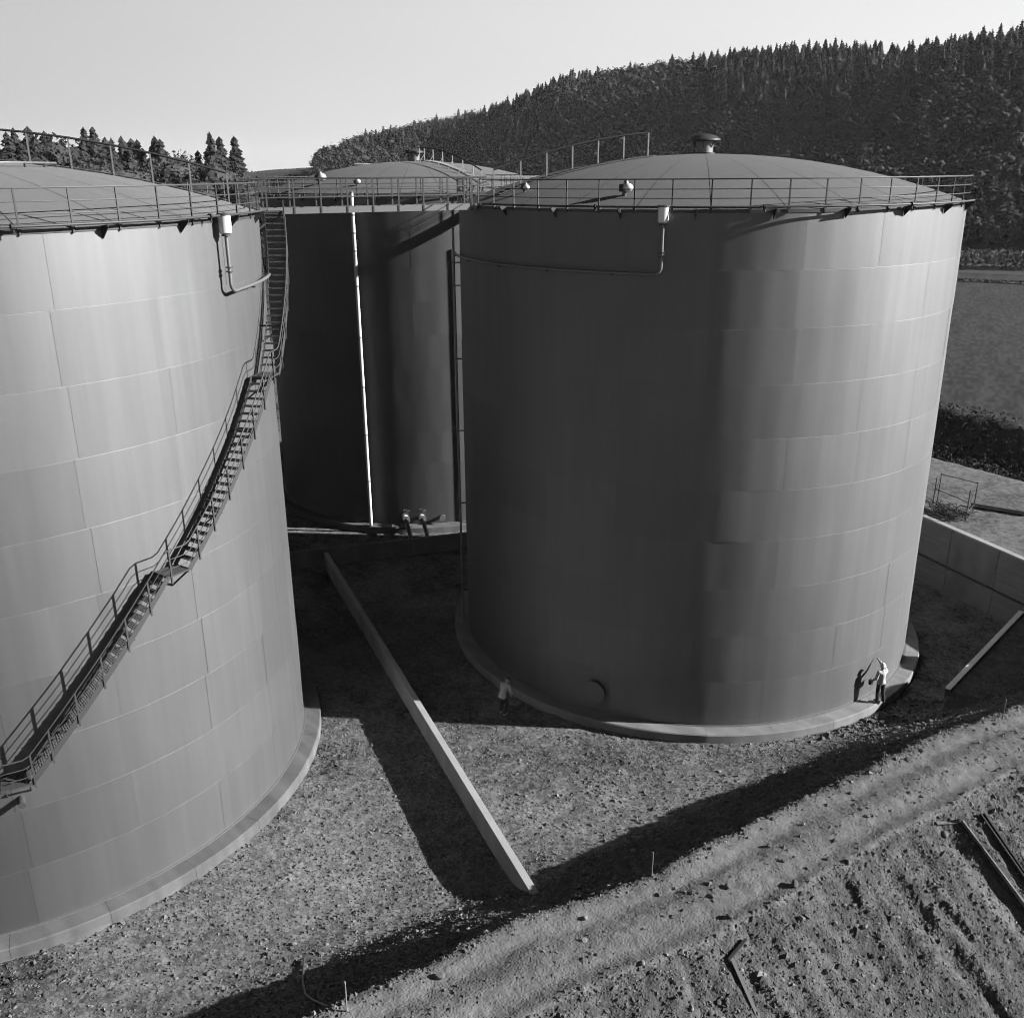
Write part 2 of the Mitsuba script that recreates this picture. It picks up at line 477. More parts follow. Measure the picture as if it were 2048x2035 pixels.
def strip(L, w0, w1, z, name, m, lb):
    L = np.asarray(L, float); mb = MB()
    t = np.gradient(L, axis=0); t /= np.linalg.norm(t, axis=1)[:, None]; n = np.c_[-t[:, 1], t[:, 0]]
    v = np.vstack([np.c_[L + n * w0, np.full(len(L), z)], np.c_[L + n * w1, np.full(len(L), z)]])
    k = len(L)
    f = [[i, i + 1, k + i + 1, k + i] for i in range(k - 1)]
    return tag(obj(name, (v, np.array(f)), m), lb, kind='structure')


# farm path and the paler stubble beyond it
strip([(140, 131), (110, 147.5), (88.1, 160), (78, 166), (60, 176.5), (20, 200)], -0.9, 0.9, HC + 0.02, 'farm_path', 'site_dirt', 'narrow pale farm path crossing the field')
strip([(180, 150), (140, 175), (100, 197), (60, 222), (10, 250)], -10, 24, HC - 0.04, 'stubble_field', 'stubble', 'paler strip of stubble beyond the farm path')


# ------------------------------------------------------------------ storage tanks
HP, HS, NP = 0.43, 20.0, 22
ZT = HP + HS
TANKS = [dict(c=(-19.465, 32.752), R=10.9, rise=1.83, seam=-45.4, vis=(-150, 60), posts=-47.9, brk=-36.8),
         dict(c=(8.496, 44.456), R=10.74, rise=1.93, seam=-81.8, vis=(-215, 30), posts=-99.1, brk=-74.0),
         dict(c=(-6.3, 67.8), R=10.2, rise=1.95, seam=-70.5, vis=(-175, -5), posts=-90.0, brk=-84.0)]
TLAB = ['pale welded steel oil tank in the left foreground with a stairway winding up its shell',
        'large welded steel oil tank standing in the right half, its left side in deep shade',
        'steel oil tank at the back in the gap between the two nearer tanks']


def dome_z(t, r):
    S = (t['R'] ** 2 + t['rise'] ** 2) / (2 * t['rise'])
    return ZT + t['rise'] - S + np.sqrt(S * S - np.asarray(r, float) ** 2)


def plate(t, th0, th1, z0, z1, r, rng):
    n = 14
    u = np.linspace(0, 1, n + 1)
    th = np.radians(th0 + (th1 - th0) * u)
    ph = rng.uniform(0, 6.28, 3); am = rng.uniform(0.3, 1.0, 3) * np.array([0.009, 0.004, 0.0022])
    L = rad(th1 - th0)
    dr_ = sum(a * np.cos(2 * np.pi * k * u + p) for a, k, p in zip(am, (1, 2, 3), ph))
    dd = sum(-a * 2 * np.pi * k * np.sin(2 * np.pi * k * u + p) for a, k, p in zip(am, (1, 2, 3), ph)) / L
    dr_ = dr_ - 0.003 * np.exp(-(u / 0.05) ** 2) - 0.003 * np.exp(-((1 - u) / 0.05) ** 2)
    rr = r + dr_
    c, s = np.cos(th), np.sin(th)
    nx, ny = c * rr + s * dd, s * rr - c * dd
    nl = np.hypot(nx, ny); nx, ny = nx / nl, ny / nl
    cx, cy = t['c']
    rows = [(z0, 0.0, 0.0), (z1 - 0.010, 0.0, 0.0), (z1 - 0.010, 0.0, 0.24), (z1, -0.005, 0.24)]
    V, Nn = [], []
    for z, o, nz in rows:
        V.append(np.c_[cx + (rr + o) * c, cy + (rr + o) * s, np.full(n + 1, z)])
        h = math.sqrt(1 - nz * nz)
        Nn.append(np.c_[nx * h, ny * h, np.full(n + 1, nz)])
    V, Nn = np.vstack(V), np.vstack(Nn)
    F = []
    for a, b in ((0, 1), (2, 3)):
        for i in range(n):
            F.append([a * (n + 1) + i, a * (n + 1) + i + 1, b * (n + 1) + i + 1, b * (n + 1) + i])
    F = np.array(F); F = np.vstack([F[:, [0, 1, 2]], F[:, [0, 2, 3]]])
    return raw_ply(V, F, Nn)


def railing_ring(parent, t, posts0, vis=None):
    c, R = t['c'], t['R'] + 0.05
    key = part_key(parent, 'railing')
    np_ = 52
    for k in range(np_):
        th = posts0 + k * 360 / np_
        m = MB(); a = rad(th); o = np.array([math.cos(a), math.sin(a), 0])
        m.beam(pol(c, R, th, ZT - 0.13), pol(c, R, th, ZT + 0.98), 0.042, 0.042, up=o)
        m.beam(pol(c, R - 0.06, th, ZT + 0.03), pol(c, R + 0.02, th, ZT + 0.03), 0.09, 0.1)
        obj('post', m, 'rail_steel', key)
    gap = t.get('gap')
    for z, r in ((0.99, 0.024), (0.67, 0.016), (0.37, 0.016)):
        m = MB()
        runs = []
        if gap:
            g = sorted(gap)
            for i, (a, b) in enumerate(g):
                nx = g[(i + 1) % len(g)][0] + (360 if i == len(g) - 1 else 0)
                runs.append((b, nx))
        else:
            runs.append((0, 360))
        for a, b in runs:
            m.tube(arc(c, R, a, b, ZT + z, n=max(4, int((b - a) / 2.3))), r, 6)
        obj('rail', m, 'rail_steel', key, smooth=60)
    return key


def build_tank(i):
    t = TANKS[i]; c, R = t['c'], t['R']; c3 = np.array([c[0], c[1], 0])
    rng = np.random.default_rng(100 + i)
    key = thing('storage_tank', TLAB[i], 'storage tank', None)
    # foundation ring in cast segments
    fk = part_key(key, 'foundation')
    nseg = 26
    for k in range(nseg):
        a0, a1 = k * 360 / nseg + 3, (k + 1) * 360 / nseg + 3 - 0.06
        o = 0.004 * rng.uniform(-1, 1)
        m = MB().revolve([(R + 0.70, -0.4), (R + 0.70, HP - 0.06 + o), (R + 0.66, HP - 0.02 + o), (R - 0.3, HP + o)], c3, 8, a0, a1)
        obj('segment', m, 'concrete_cast' if i == 1 else 'concrete', fk, smooth=30)
    m = MB().revolve([(R + 0.685, -0.4), (R + 0.685, HP - 0.07), (R - 0.3, HP - 0.02)], c3, 120)
    obj('core', m, 'concrete_grey', fk)
    # a rim of mortar splashed out at the foot of the ring
    m = MB()
    an = np.linspace(0, 360, 361)[:-1]
    prof = []
    for a in an:
        w = -0.03 + 0.34 * max(0, meshkit.fbm(np.array([[a * 0.35, i, 0.3]]), 3)[0] - 0.40)
        prof.append([pol(c, R + 0.66, a, 0.10), pol(c, R + 0.70 + 0.5 * w, a, 0.03 + 0.2 * w), pol(c, R + 0.72 + w, a, -0.03)])
    Vv = np.array(prof).reshape(-1, 3)
    Fv = [[3 * j + q, 3 * ((j + 1) % 360) + q, 3 * ((j + 1) % 360) + q + 1, 3 * j + q + 1] for j in range(360) for q in (0, 1)]
    obj('mortar_fillet', MB().add(Vv, Fv), 'concrete', key, smooth=True)
    # shell: a backing cylinder and the plates in ten courses
    sk = key + '__shell'
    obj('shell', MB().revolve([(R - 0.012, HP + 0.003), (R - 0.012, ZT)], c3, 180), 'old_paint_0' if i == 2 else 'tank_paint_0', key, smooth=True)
    pw = 360 / NP
    for j in range(10):
        z0, z1 = HP + 2 * j + 0.002, HP + 2 * j + 1.998
        off = t['seam'] + (0.35 if j % 2 else -0.35)
        for k in range(NP):
            a0 = (off + k * pw + 180) % 360 - 180
            if t['vis'][0] < -180 and a0 > t['vis'][1]:
                a0 -= 360
            if not (t['vis'][0] - pw < a0 < t['vis'][1]):
                continue
            d = plate(t, a0 + 0.018, a0 + pw - 0.018, z0, z1, R + 0.0022 * (9 - j), rng)
            kk = part_key(sk, 'plate')
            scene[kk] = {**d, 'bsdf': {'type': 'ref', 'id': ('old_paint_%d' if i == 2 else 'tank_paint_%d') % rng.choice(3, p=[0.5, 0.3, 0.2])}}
    # annular base plate edge
    obj('bottom_plate', MB().revolve([(R + 0.10, HP - 0.01), (R + 0.10, HP + 0.018), (R, HP + 0.018)], c3, 180), 'steel_light', key)
    # roof: backing dome, panels, rim angle
    rk = key + '__roof'
    rs = np.linspace(R - 0.01, 0.02, 16)
    obj('roof', MB().revolve(np.c_[rs, dome_z(t, rs) - 0.012], c3, 104), 'joint_dark', key, smooth=True)
    npan = 26
    for k in range(npan):
        a0, a1 = t['posts'] + k * 360 / npan + 0.10, t['posts'] + (k + 1) * 360 / npan - 0.10
        rr = np.linspace(R + 0.02, 0.75, 9); aa = np.radians(np.linspace(a0, a1, 5))
        sag = 0.012 * np.cos((np.linspace(-1, 1, 5)) * np.pi / 2)
        V, Nn = [], []
        S = (R ** 2 + t['rise'] ** 2) / (2 * t['rise'])
        for r in rr:
            for q, a in enumerate(aa):
                V.append([c[0] + r * math.cos(a), c[1] + r * math.sin(a), float(dome_z(t, min(r, R))) + sag[q] * r / R * 0.6])
                Nn.append([r / S * math.cos(a), r / S * math.sin(a), math.sqrt(1 - (r / S) ** 2)])
        F = [[p * 5 + q, p * 5 + q + 1, (p + 1) * 5 + q + 1, (p + 1) * 5 + q] for p in range(8) for q in range(4)]
        F = np.array(F); F = np.vstack([F[:, [0, 1, 2]], F[:, [0, 2, 3]]])
        kk = part_key(rk, 'panel')
        scene[kk] = {**raw_ply(np.array(V), F, np.array(Nn)), 'bsdf': {'type': 'ref', 'id': 'roof_paint'}}
    obj('rim_angle', MB().revolve([(R + 0.012, ZT - 0.10), (R + 0.03, ZT - 0.10), (R + 0.03, ZT + 0.005), (R - 0.15, ZT + 0.05)], c3, 180), 'steel_mid', rk, smooth=30)
    # vent on the crown
    za = float(dome_z(t, 0))
    sc = 1.0 if i != 2 else 0.95
    vk = obj('vent', MB().revolve(np.array([(0.37, -0.06), (0.37, 0.52)]) * sc + [0, za], c3, 28), 'steel_light', key, smooth=True)
    obj('flange', MB().revolve([(0.37 * sc, za + 0.06), (0.45 * sc, za + 0.06), (0.45 * sc, za), (0.45 * sc, za - 0.05)], c3, 28), 'steel_mid', vk)
    obj('cap', MB().revolve(np.array([(0.30, 0.50), (0.60, 0.50), (0.67, 0.55), (0.66, 0.60), (0.5, 0.72), (0.25, 0.80), (0.01, 0.82)]) * sc + [0, za], c3, 32), 'steel_mid', vk, smooth=40)
    for q in range(6):
        a = q * 60 + 10
        obj('stay', MB().beam(pol(c, 0.5 * sc, a, za + 0.51), pol(c, 0.37 * sc, a, za + 0.25), 0.02, 0.05), 'steel_dark', vk)
    return key


def foam_chamber(key, t, th, z0, z1, pipe_end, rpipe, th_end, zend):
    c, R = t['c'], t['R']
    p = lambda r, z, a=th: pol(c, R + r, a, z)
    k = obj('foam_chamber', MB().revolve([(0.0, z0), (0.12, z0), (0.19, z0 + 0.05), (0.19, z1 - 0.05), (0.16, z1), (0.0, z1)], p(0.30, 0), 20), 'bright_metal', key, smooth=40)
    obj('throat', MB().beam(p(0.30, z1 - 0.15), p(-0.02, z1 - 0.15), 0.22, 0.22), 'steel_mid', k)
    obj('flange', MB().revolve([(0.0, z0 - 0.05), (0.13, z0 - 0.05), (0.13, z0 + 0.005), (0.0, z0 + 0.005)], p(0.30, 0), 16), 'steel_mid', k)
    obj('lid', MB().revolve([(0.0, z1 - 0.02), (0.22, z1 - 0.02), (0.22, z1 + 0.03), (0.0, z1 + 0.05)], p(0.30, 0), 16), 'steel_mid', k)
    pts = [p(0.30, z0)] + [p(0.30, z) for z in np.linspace(z0 - 0.1, zend + 0.25, 6)]
    sgn = 1 if th_end > th else -1
    for q in range(1, 6):
        an = q / 5 * math.pi / 2
        pts.append(p(0.30, zend + 0.25 * (1 - math.sin(an)), th + sgn * deg(0.25 * (1 - math.cos(an)) / R)))
    t1 = th + sgn * deg(0.25 / R)
    for q in range(1, 31):
        pts.append(p(0.30 + (rpipe - 0.30) * min(1, q / 4), zend + (pipe_end - zend) * q / 30, t1 + (th_end - t1) * q / 30))
    obj('feed_pipe', MB().tube(pts, 0.055, 10), 'steel_light', k, smooth=60)
    zm = z0 - 0.58 * (z0 - zend)
    for z in (zm, zm - 0.13):
        obj('flange', MB().revolve([(0.05, z), (0.11, z), (0.11, z + 0.035), (0.05, z + 0.035)], p(0.30, 0), 14), 'steel_mid', k)
    for a in np.arange(t1 + sgn * 8, th_end, sgn * 14):
        obj('pipe_bracket', MB().beam(p(-0.01, zend - 0.06, a), p(rpipe + 0.04, zend - 0.06, a), 0.05, 0.04), 'steel_dark', k)
    return k


def ring_pipe(key, t, a0, a1, brk):
    c, R = t['c'], t['R'] + 0.28
    k = part_key(key, 'ring_pipe')
    obj('pipe', MB().tube(arc(c, R, a0, a1, ZT + 0.10, n=int((a1 - a0) / 2.2)), 0.038, 8), 'steel_mid', k, smooth=60)
    for q in range(26):
        th = brk + q * 360 / 26
        if not any(a0 - 1 < th + s < a1 + 1 for s in (-360, 0, 360)):
            continue
        # triangular gusset with an outer arm
        a = rad(th); tt = np.array([-math.sin(a), math.cos(a), 0]) * 0.014
        tri = [pol(c, t['R'] + 0.0, th, ZT + 0.02), pol(c, R + 0.05, th, ZT + 0.06), pol(c, R + 0.05, th, ZT - 0.0), pol(c, t['R'] + 0.02, th, ZT - 0.31)]
        v = np.array([x - tt for x in tri] + [x + tt for x in tri])
        m = MB().add(v, [[0, 1, 2, 3], [7, 6, 5, 4], [0, 4, 5, 1], [1, 5, 6, 2], [2, 6, 7, 3], [3, 7, 4, 0]])
        obj('bracket', m, 'steel_dark', k)
    n = int((a1 - a0) / 30)
    for q in range(1, n):
        th = a0 + (a1 - a0) * q / n
        m = MB().tube([pol(c, R, th - 0.18, ZT + 0.10), pol(c, R, th + 0.18, ZT + 0.10)], 0.085, 10)
        m.tube([pol(c, R, th, ZT + 0.10), pol(c, R + 0.02, th + .1, ZT - 0.06)], 0.03, 6)
        obj('flange', m, 'steel_dark', k)


def roof_valve(key, t, th, r, s=1.0):
    c = t['c']; z = float(dome_z(t, r)); b = pol(c, r, th, z)
    k = obj('roof_valve', MB().revolve(np.array([(0.11, -0.05), (0.11, 0.22), (0.20, 0.22), (0.20, 0.27), (0.11, 0.27)]) * s, b, 16), 'steel_mid', key, smooth=30)
    ball = trimesh.creation.icosphere(2, 0.25 * s); ball.apply_scale([1.05, 1.05, 0.85]); ball.apply_translation(b + [0.16 * s, -0.05, 0.38 * s])
    obj('body', MB().tri(ball), 'bright_metal', k, smooth=True)
    obj('side_cover', MB().tube([b + [-0.06 * s, 0, 0.36 * s], b + [-0.24 * s, 0.04, 0.36 * s]], [0.20 * s, 0.18 * s], 14), 'steel_mid', k, smooth=40)
    obj('bonnet', MB().revolve(np.array([(0.12, 0.5), (0.14, 0.54), (0.09, 0.66), (0.0, 0.68)]) * s, b + [0.05, 0, 0.04], 14), 'steel_light', k, smooth=True)


def roof_rail(key, t, th, rs, h, brace):
    c = t['c']; k = part_key(key, 'roof_handrail'); off = 0.3
    a = rad(th); s = np.array([-math.sin(a), math.cos(a), 0])
    top = []
    for r in rs:
        b = pol(c, r, th, float(dome_z(t, min(r, t['R']))))
        m = MB().beam(b + [0, 0, -0.05], b + [0, 0, h], 0.05, 0.05, up=s)
        obj('post', m, 'steel_light', k)
        if brace:
            f = b - s * 0.33
            obj('brace', MB().beam(np.array([f[0], f[1], float(dome_z(t, math.hypot(f[0] - c[0], f[1] - c[1])))]), b + [0, 0, 0.45], 0.03, 0.03), 'steel_light', k)
        top.append(b + [0, 0, h])
    obj('rail', MB().tube(top, 0.042, 6), 'steel_dark', k, smooth=60)
    # walking strip of cross bars on the roof beside the rail
    m = MB()
    rr = np.arange(min(rs), max(rs), 0.3)
    for r in rr:
        b = pol(c, r, th, float(dome_z(t, r)) + 0.05)
        m.beam(b, b + s * 0.6, 0.10, 0.03, up=(0, 0, 1))
    ladder = obj('step_bars', m, 'steel_light', k)
    for q in (0.02, 0.58):
        obj('stringer', MB().tube([pol(c, r, th, float(dome_z(t, r)) + 0.04) + s * q for r in rr], 0.025, 5), 'steel_mid', k)


A_, B_, C_ = TANKS
TANKS[0]['gap'] = [(18.0, 27.2)]
TANKS[1]['gap'] = [(-161.0, -153.5), (119, 128)]
TANKS[2]['gap'] = [(-61, -51)]
tank = [build_tank(i) for i in range(3)]
for k, t in zip(tank, TANKS):
    railing_ring(k, t, t['posts'])
ring_pipe(tank[0], A_, -175, 14, A_['brk'])
ring_pipe(tank[1], B_, -150, 60, B_['brk'])
ring_pipe(tank[2], C_, -170, -66, C_['brk'])
foam_chamber(tank[0], A_, -13.8, 19.98, 20.56, 18.36, 0.24, 9.0, 18.28)
foam_chamber(tank[1], B_, -107.3, 20.0, 20.56, 18.33, 0.22, -176.0, 18.31)
foam_chamber(tank[2], C_, -8.0, 20.0, 20.56, 18.33, 0.22, -60.0, 18.31)
roof_valve(tank[1], B_, -117.5, 9.5, 0.72)
roof_valve(tank[1], B_, -148.3, 9.3, 0.5)
roof_valve(tank[2], C_, -128.0, 8.4, 1.0)
roof_valve(tank[2], C_, -108.0, 8.7, 0.6)
roof_rail(tank[0], A_, 21.0, (2.4, 3.7, 4.95, 6.25, 7.5, 8.75, 10.0), 1.0, False)
roof_rail(tank[1], B_, -160.0, (2.75, 3.9, 5.08, 6.25, 7.4, 8.55, 9.72), 0.98, False)
roof_rail(tank[2], C_, -58.5, (0.75, 1.45, 2.7, 4.0, 5.3, 6.6, 7.9, 8.9), 0.85, True)
# low guard bars round the crown, seen as short light lines on the skyline
for k, t, a0, a1, r in ((tank[1], B_, -12, 60, 3.6), (tank[2], C_, 100, 190, 4.0), (tank[0], A_, -40, 10, 4.6)):
    g = part_key(k, 'crown_bar')
    obj('bar', MB().tube(arc(t['c'], r, a0, a1, float(dome_z(t, r)) + 0.14, n=14), 0.03, 6), 'steel_light', g, smooth=60)
    for a in np.linspace(a0, a1, 5):
        obj('foot', MB().beam(pol(t['c'], r, a, float(dome_z(t, r)) - 0.05), pol(t['c'], r, a, float(dome_z(t, r)) + 0.14), 0.05, 0.05), 'steel_mid', g)

# manhole low on the right tank
_p = lambda r, z, th=-118.4: pol(B_['c'], B_['R'] + r, th, z)
_ax = [_p(0.0, 1.35), _p(0.16, 1.35)]
mk = obj('manhole', MB().tube(_ax, 0.40, 24, caps=False), 'tank_paint_1', tank[1], smooth=60)
obj('cover', MB().tube([_p(0.13, 1.35), _p(0.18, 1.35)], 0.50, 28), 'tank_paint_1', mk, smooth=40)
for q in range(12):
    a = q * 30
    e = np.array([-math.sin(rad(-118.4)), math.cos(rad(-118.4)), 0])
    b = 0.44 * (math.cos(rad(a)) * e + math.sin(rad(a)) * np.array([0, 0, 1.0]))
    obj('bolt', MB().tube([_p(0.17, 1.35) + b, _p(0.205, 1.35) + b], 0.02, 6), 'tank_paint_1', mk)

# riser pipe at the left edge of the right tank, with elbow at its foot
rp = [pol(B_['c'], B_['R'] + 0.28, -176.5, z) for z in np.linspace(19.4, 1.3, 14)] + [pol(B_['c'], B_['R'] + 0.30, -174.5, 0.85), pol(B_['c'], B_['R'] + 0.20, -170, 0.35)]
rk_ = obj('riser_pipe', MB().tube(rp, 0.055, 10), 'steel_light', tank[1], smooth=60)
for z in (17.9, 16.9, 13.6, 10.2, 6.6, 3.1, 2.0):
    obj('clamp', MB().beam(pol(B_['c'], B_['R'] - 0.01, -176.5, z), pol(B_['c'], B_['R'] + 0.36, -176.5, z), 0.05, 0.05), 'steel_dark', rk_)
# drain riser behind, between right and rear tank (its shadow falls on the rear tank)
obj('drain_pipe', MB().tube([(1.1, 57.51, z) for z in (0.1, 6, 12, 19.3)], 0.065, 12), 'steel_mid', tank[2], smooth=60)

# stairway on the left tank
st = tank[0] + '__stairway'
cA, RA = A_['c'], A_['R']
RI, RO = RA + 0.22, RA + 0.88
FL = [(-82.5, 0.55, -59.6, 5.75), (-59.6 + 3.4, 5.75, -36.6, 10.65), (-33.0, 10.65, -9.6, 15.45), (-6.0, 15.45, 17.5, 20.42)]
FL = [(-84.0, 0.60, -62.9, 5.75), (-59.3, 5.75, -36.9, 10.65), (-33.2, 10.65, -9.0, 15.45), (-5.2, 15.45, 17.6, 20.42)]
LAND = [(-63.0, -59.2, 5.75), (-37.0, -33.1, 10.65), (-9.1, -5.1, 15.45), (17.5, 22.7, 20.42)]
for a0, z0, a1, z1 in FL:
    n = 24
    for k in range(1, n):
        th = a0 + (a1 - a0) * k / n; z = z0 + (z1 - z0) * k / n
        m = MB()
        hw = deg(0.115 / RO)
        for off in (-0.9, -0.3, 0.3, 0.9):
            m.beam(pol(cA, RI + 0.01, th + off * hw, z), pol(cA, RO - 0.01, th + off * hw, z), 0.022, 0.028)
        m.beam(pol(cA, RI + 0.02, th - hw, z + 0.004), pol(cA, RI + 0.02, th + hw, z + 0.004), 0.02, 0.03)
        m.beam(pol(cA, RO - 0.02, th - hw, z + 0.004), pol(cA, RO - 0.02, th + hw, z + 0.004), 0.02, 0.03)
        obj('tread', m, 'stair_steel', st)
    for r in (RI, RO):
        pts = arc(cA, r, a0, a1, z0 - 0.03, z1 - 0.03, n=20)
        m = MB()
        for p0, p1 in zip(pts[:-1], pts[1:]):
            m.beam(p0, p1, 0.012, 0.16)
        obj('stringer', m, 'stair_steel', st)
    # shell brackets
    for q in (0.3, 0.72):
        th = a0 + (a1 - a0) * q; z = z0 + (z1 - z0) * q - 0.16
        m = MB().beam(pol(cA, RA, th, z), pol(cA, RO, th, z), 0.05, 0.06)
        m.beam(pol(cA, RA, th, z - 0.55), pol(cA, RO - 0.1, th, z), 0.04, 0.04)
        obj('bracket', m, 'stair_steel', st)
for a0, a1, z in LAND:
    m = MB()
    for q in range(6):
        b0, b1 = a0 + (a1 - a0) * q / 6, a0 + (a1 - a0) * (q + 1) / 6 - 0.02
        v = [pol(cA, r, b, zz) for zz in (z - 0.05, z) for r, b in ((RI, b0), (RO + 0.02, b0), (RO + 0.02, b1), (RI, b1))]
        m.add(v, [[3, 2, 1, 0], [4, 5, 6, 7], [0, 1, 5, 4], [1, 2, 6, 5], [2, 3, 7, 6], [3, 0, 4, 7]])
    obj('landing', m, 'stair_steel', st)
    m = MB()
    for th in (a0 + 0.3, a1 - 0.3):
        m.beam(pol(cA, RA, th, z - 0.08), pol(cA, RO, th, z - 0.08), 0.05, 0.06)
        m.beam(pol(cA, RA, th, z - 0.75), pol(cA, RO - 0.05, th, z - 0.08), 0.04, 0.05)
    obj('bracket', m, 'stair_steel', st)
# outer handrail: posts every 4 degrees, three rails following flights and landings
prof = []
for f_, l_ in zip(FL, LAND):
    prof += [(f_[0], f_[1]), (f_[2], f_[3])]
prof_a = np.array([p[0] for p in prof]); prof_z = np.array([p[1] for p in prof])
zs = lambda th: float(np.interp(th, prof_a, prof_z))
for th in list(np.arange(-83.2, -63, 3.95)) + [-58.8, -56.1, -52.1, -48.1, -44.1, -40.2, -36.4, -31.2, -27.8, -24.0, -20.1, -16.3, -12.4, -8.1, -3.6, 0.2, 4.0, 7.9, 11.8, 15.7]:
    o = np.array([math.cos(rad(th)), math.sin(rad(th)), 0])
    obj('post', MB().beam(pol(cA, RO + 0.02, th, zs(th) - 0.26), pol(cA, RO + 0.02, th, zs(th) + 0.78), 0.045, 0.045, up=o), 'stair_steel', st)
path_t = np.arange(-83.2, 15.8, 0.9)
for dz, r in ((0.79, 0.023), (0.50, 0.015), (0.22, 0.015)):
    obj('handrail', MB().tube([pol(cA, RO + 0.02, th, zs(th) + dz) for th in path_t], r, 6), 'stair_steel', st, smooth=60)
# tank connection low on the left edge
obj('nozzle', MB().tube([pol(cA, RA - 0.05, -61.0, 4.85), pol(cA, RA + 0.42, -61.0, 4.85)], 0.10, 14), 'steel_mid', tank[0], smooth=60)

# ------------------------------------------------------------------ footbridges
def footbridge(a, b, label):
    a, b = np.asarray(a, float), np.asarray(b, float)
    u = (b - a) / np.linalg.norm(b - a); n = np.array([u[1], -u[0]]); L = np.linalg.norm(b - a)
    k = thing('footbridge', label, 'footbridge', None)
    Z = ZT + 0.06
    P = lambda s, o, z: np.array([*(a + u * s + n * o), z])
    for o in (0.42, -0.42):
        gk = obj('girder', MB().beam(P(0, o, Z - 0.10), P(L, o, Z - 0.10), 0.012, 0.22), 'steel_light', k)
        obj('lip', MB().beam(P(0, o - math.copysign(0.04, o), Z - 0.205), P(L, o - math.copysign(0.04, o), Z - 0.205), 0.07, 0.012), 'steel_light', gk)
        s = 0.35
        while s < L:
            obj('post', MB().beam(P(s, o * 1.035, Z - 0.22), P(s, o * 1.035, Z + 1.0), 0.055, 0.045, up=(n[0], n[1], 0)), 'steel_mid', k)
            s += 1.0
        for z, r in ((1.01, 0.025), (0.69, 0.016), (0.36, 0.016)):
            obj('rail', MB().tube([P(s_, o * 1.035, Z + z) for s_ in np.linspace(-0.4, L + 0.4, 5)], r, 6), 'steel_mid', k, smooth=60)
    nb = int(L / 0.6)
    for q in range(nb):
        s0, s1 = L * q / nb, L * (q + 1) / nb - 0.015
        obj('deck_plate', MB().box([*(a + u * (s0 + s1) / 2), Z - 0.02], (s1 - s0, 0.80, 0.02), math.atan2(u[1], u[0])), 'steel_mid', k)
    for s in np.arange(0.6, L, 1.2):
        obj('cross_beam', MB().beam(P(s, -0.41, Z - 0.09), P(s, 0.41, Z - 0.09), 0.05, 0.09), 'steel_mid', k)
    return k


cAB = np.array(B_['c']) - np.array(A_['c']); uAB = cAB / np.linalg.norm(cAB)
footbridge(np.array(A_['c']) + uAB * (RA + 0.05), np.array(B_['c']) - uAB * (B_['R'] + 0.05), 'long steel footbridge with railings between the left tank and the right tank')
cBC = np.array(B_['c']) - np.array(C_['c']); uBC = cBC / np.linalg.norm(cBC)
footbridge(np.array(C_['c']) + uBC * (C_['R'] + 0.05), np.array(B_['c']) - uBC * (B_['R'] + 0.05), 'steel footbridge between the rear tank and the back of the right tank')

# ------------------------------------------------------------------ white standpipe in front of the rear tank
k = thing('standpipe', 'tall white vertical pipe standing in front of the dark rear tank', 'pipe')
zz = [0.44, 3.4, 6.4, 9.4, 12.4, 15.4, 17.4, 18.4, 19.4, 20.62]
for a, b in zip(zz[:-1], zz[1:]):
    obj('pipe_length', MB().tube([pol(C_['c'], 10.78, -104.5, a + 0.012), pol(C_['c'], 10.78, -104.5, b - 0.012)], 0.105, 16), 'white_paint', k, smooth=60)
    obj('coupling', MB().tube([pol(C_['c'], 10.78, -104.5, b - 0.05), pol(C_['c'], 10.78, -104.5, b + 0.05)], 0.115, 16), 'steel_light', k, smooth=60)
for z in (6.0, 12.2, 18.0):
    obj('stay', MB().beam(pol(C_['c'], 10.2, -104.5, z), pol(C_['c'], 10.7, -104.5, z), 0.05, 0.05), 'steel_dark', k)

# outlet pipes with valves at the foot of the rear tank
for (x, y), lb in (((-6.75, 57.25), 'valve on the left outlet pipe of the rear tank'), ((-5.72, 57.35), 'valve on the middle outlet pipe of the rear tank')):
    u = np.array([0.45, -2.4, 0]) / 2.44
    b = np.array([x, y, 0.95])
    ok = obj('outlet_pipe', MB().tube([b - u * 0.6, b + u * 0.2, b + u * 1.4 + [0, 0, -0.1], b + u * 2.9 + [0, 0, -0.05], b + u * 3.3 + [0, 0, -0.2], b + u * 3.6 + [0, 0, -0.9]], 0.13, 12), 'steel_mid', tank[2], smooth=60)
    obj('valve', MB().tri(trimesh.creation.icosphere(2, 0.24)).get() if False else (lambda m: (m.vertices + b + [-0.05, 0.0, 0.05], m.faces))(trimesh.creation.icosphere(2, 0.19)), 'bright_metal', ok, smooth=True)
    obj('flange', MB().tube([b - u * 0.38, b - u * 0.30], 0.24, 16), 'steel_light', ok, smooth=40)
    obj('flange', MB().tube([b + u * 0.30, b + u * 0.38], 0.24, 16), 'steel_light', ok, smooth=40)
    obj('stem', MB().tube([b, b + [0.05, 0, 0.55]], 0.03, 8), 'steel_mid', ok)
    obj('hand_wheel', MB().tube([b + [0.05 + 0.2 * math.cos(q), 0.2 * math.sin(q), 0.52] for q in np.linspace(0, 2 * np.pi, 13)], 0.018, 6), 'steel_mid', ok, smooth=60)
b = np.array([-4.5, 57.75, 0.9])
ok = obj('outlet_pipe', MB().tube([b + [0, 0.5, 0], b + [0.1, -0.35, 0]], 0.11, 12), 'steel_mid', tank[2], smooth=60)
obj('flange', MB().tube([b + [0.06, -0.30, 0], b + [0.08, -0.42, 0]], 0.20, 16), 'steel_light', ok, smooth=40)

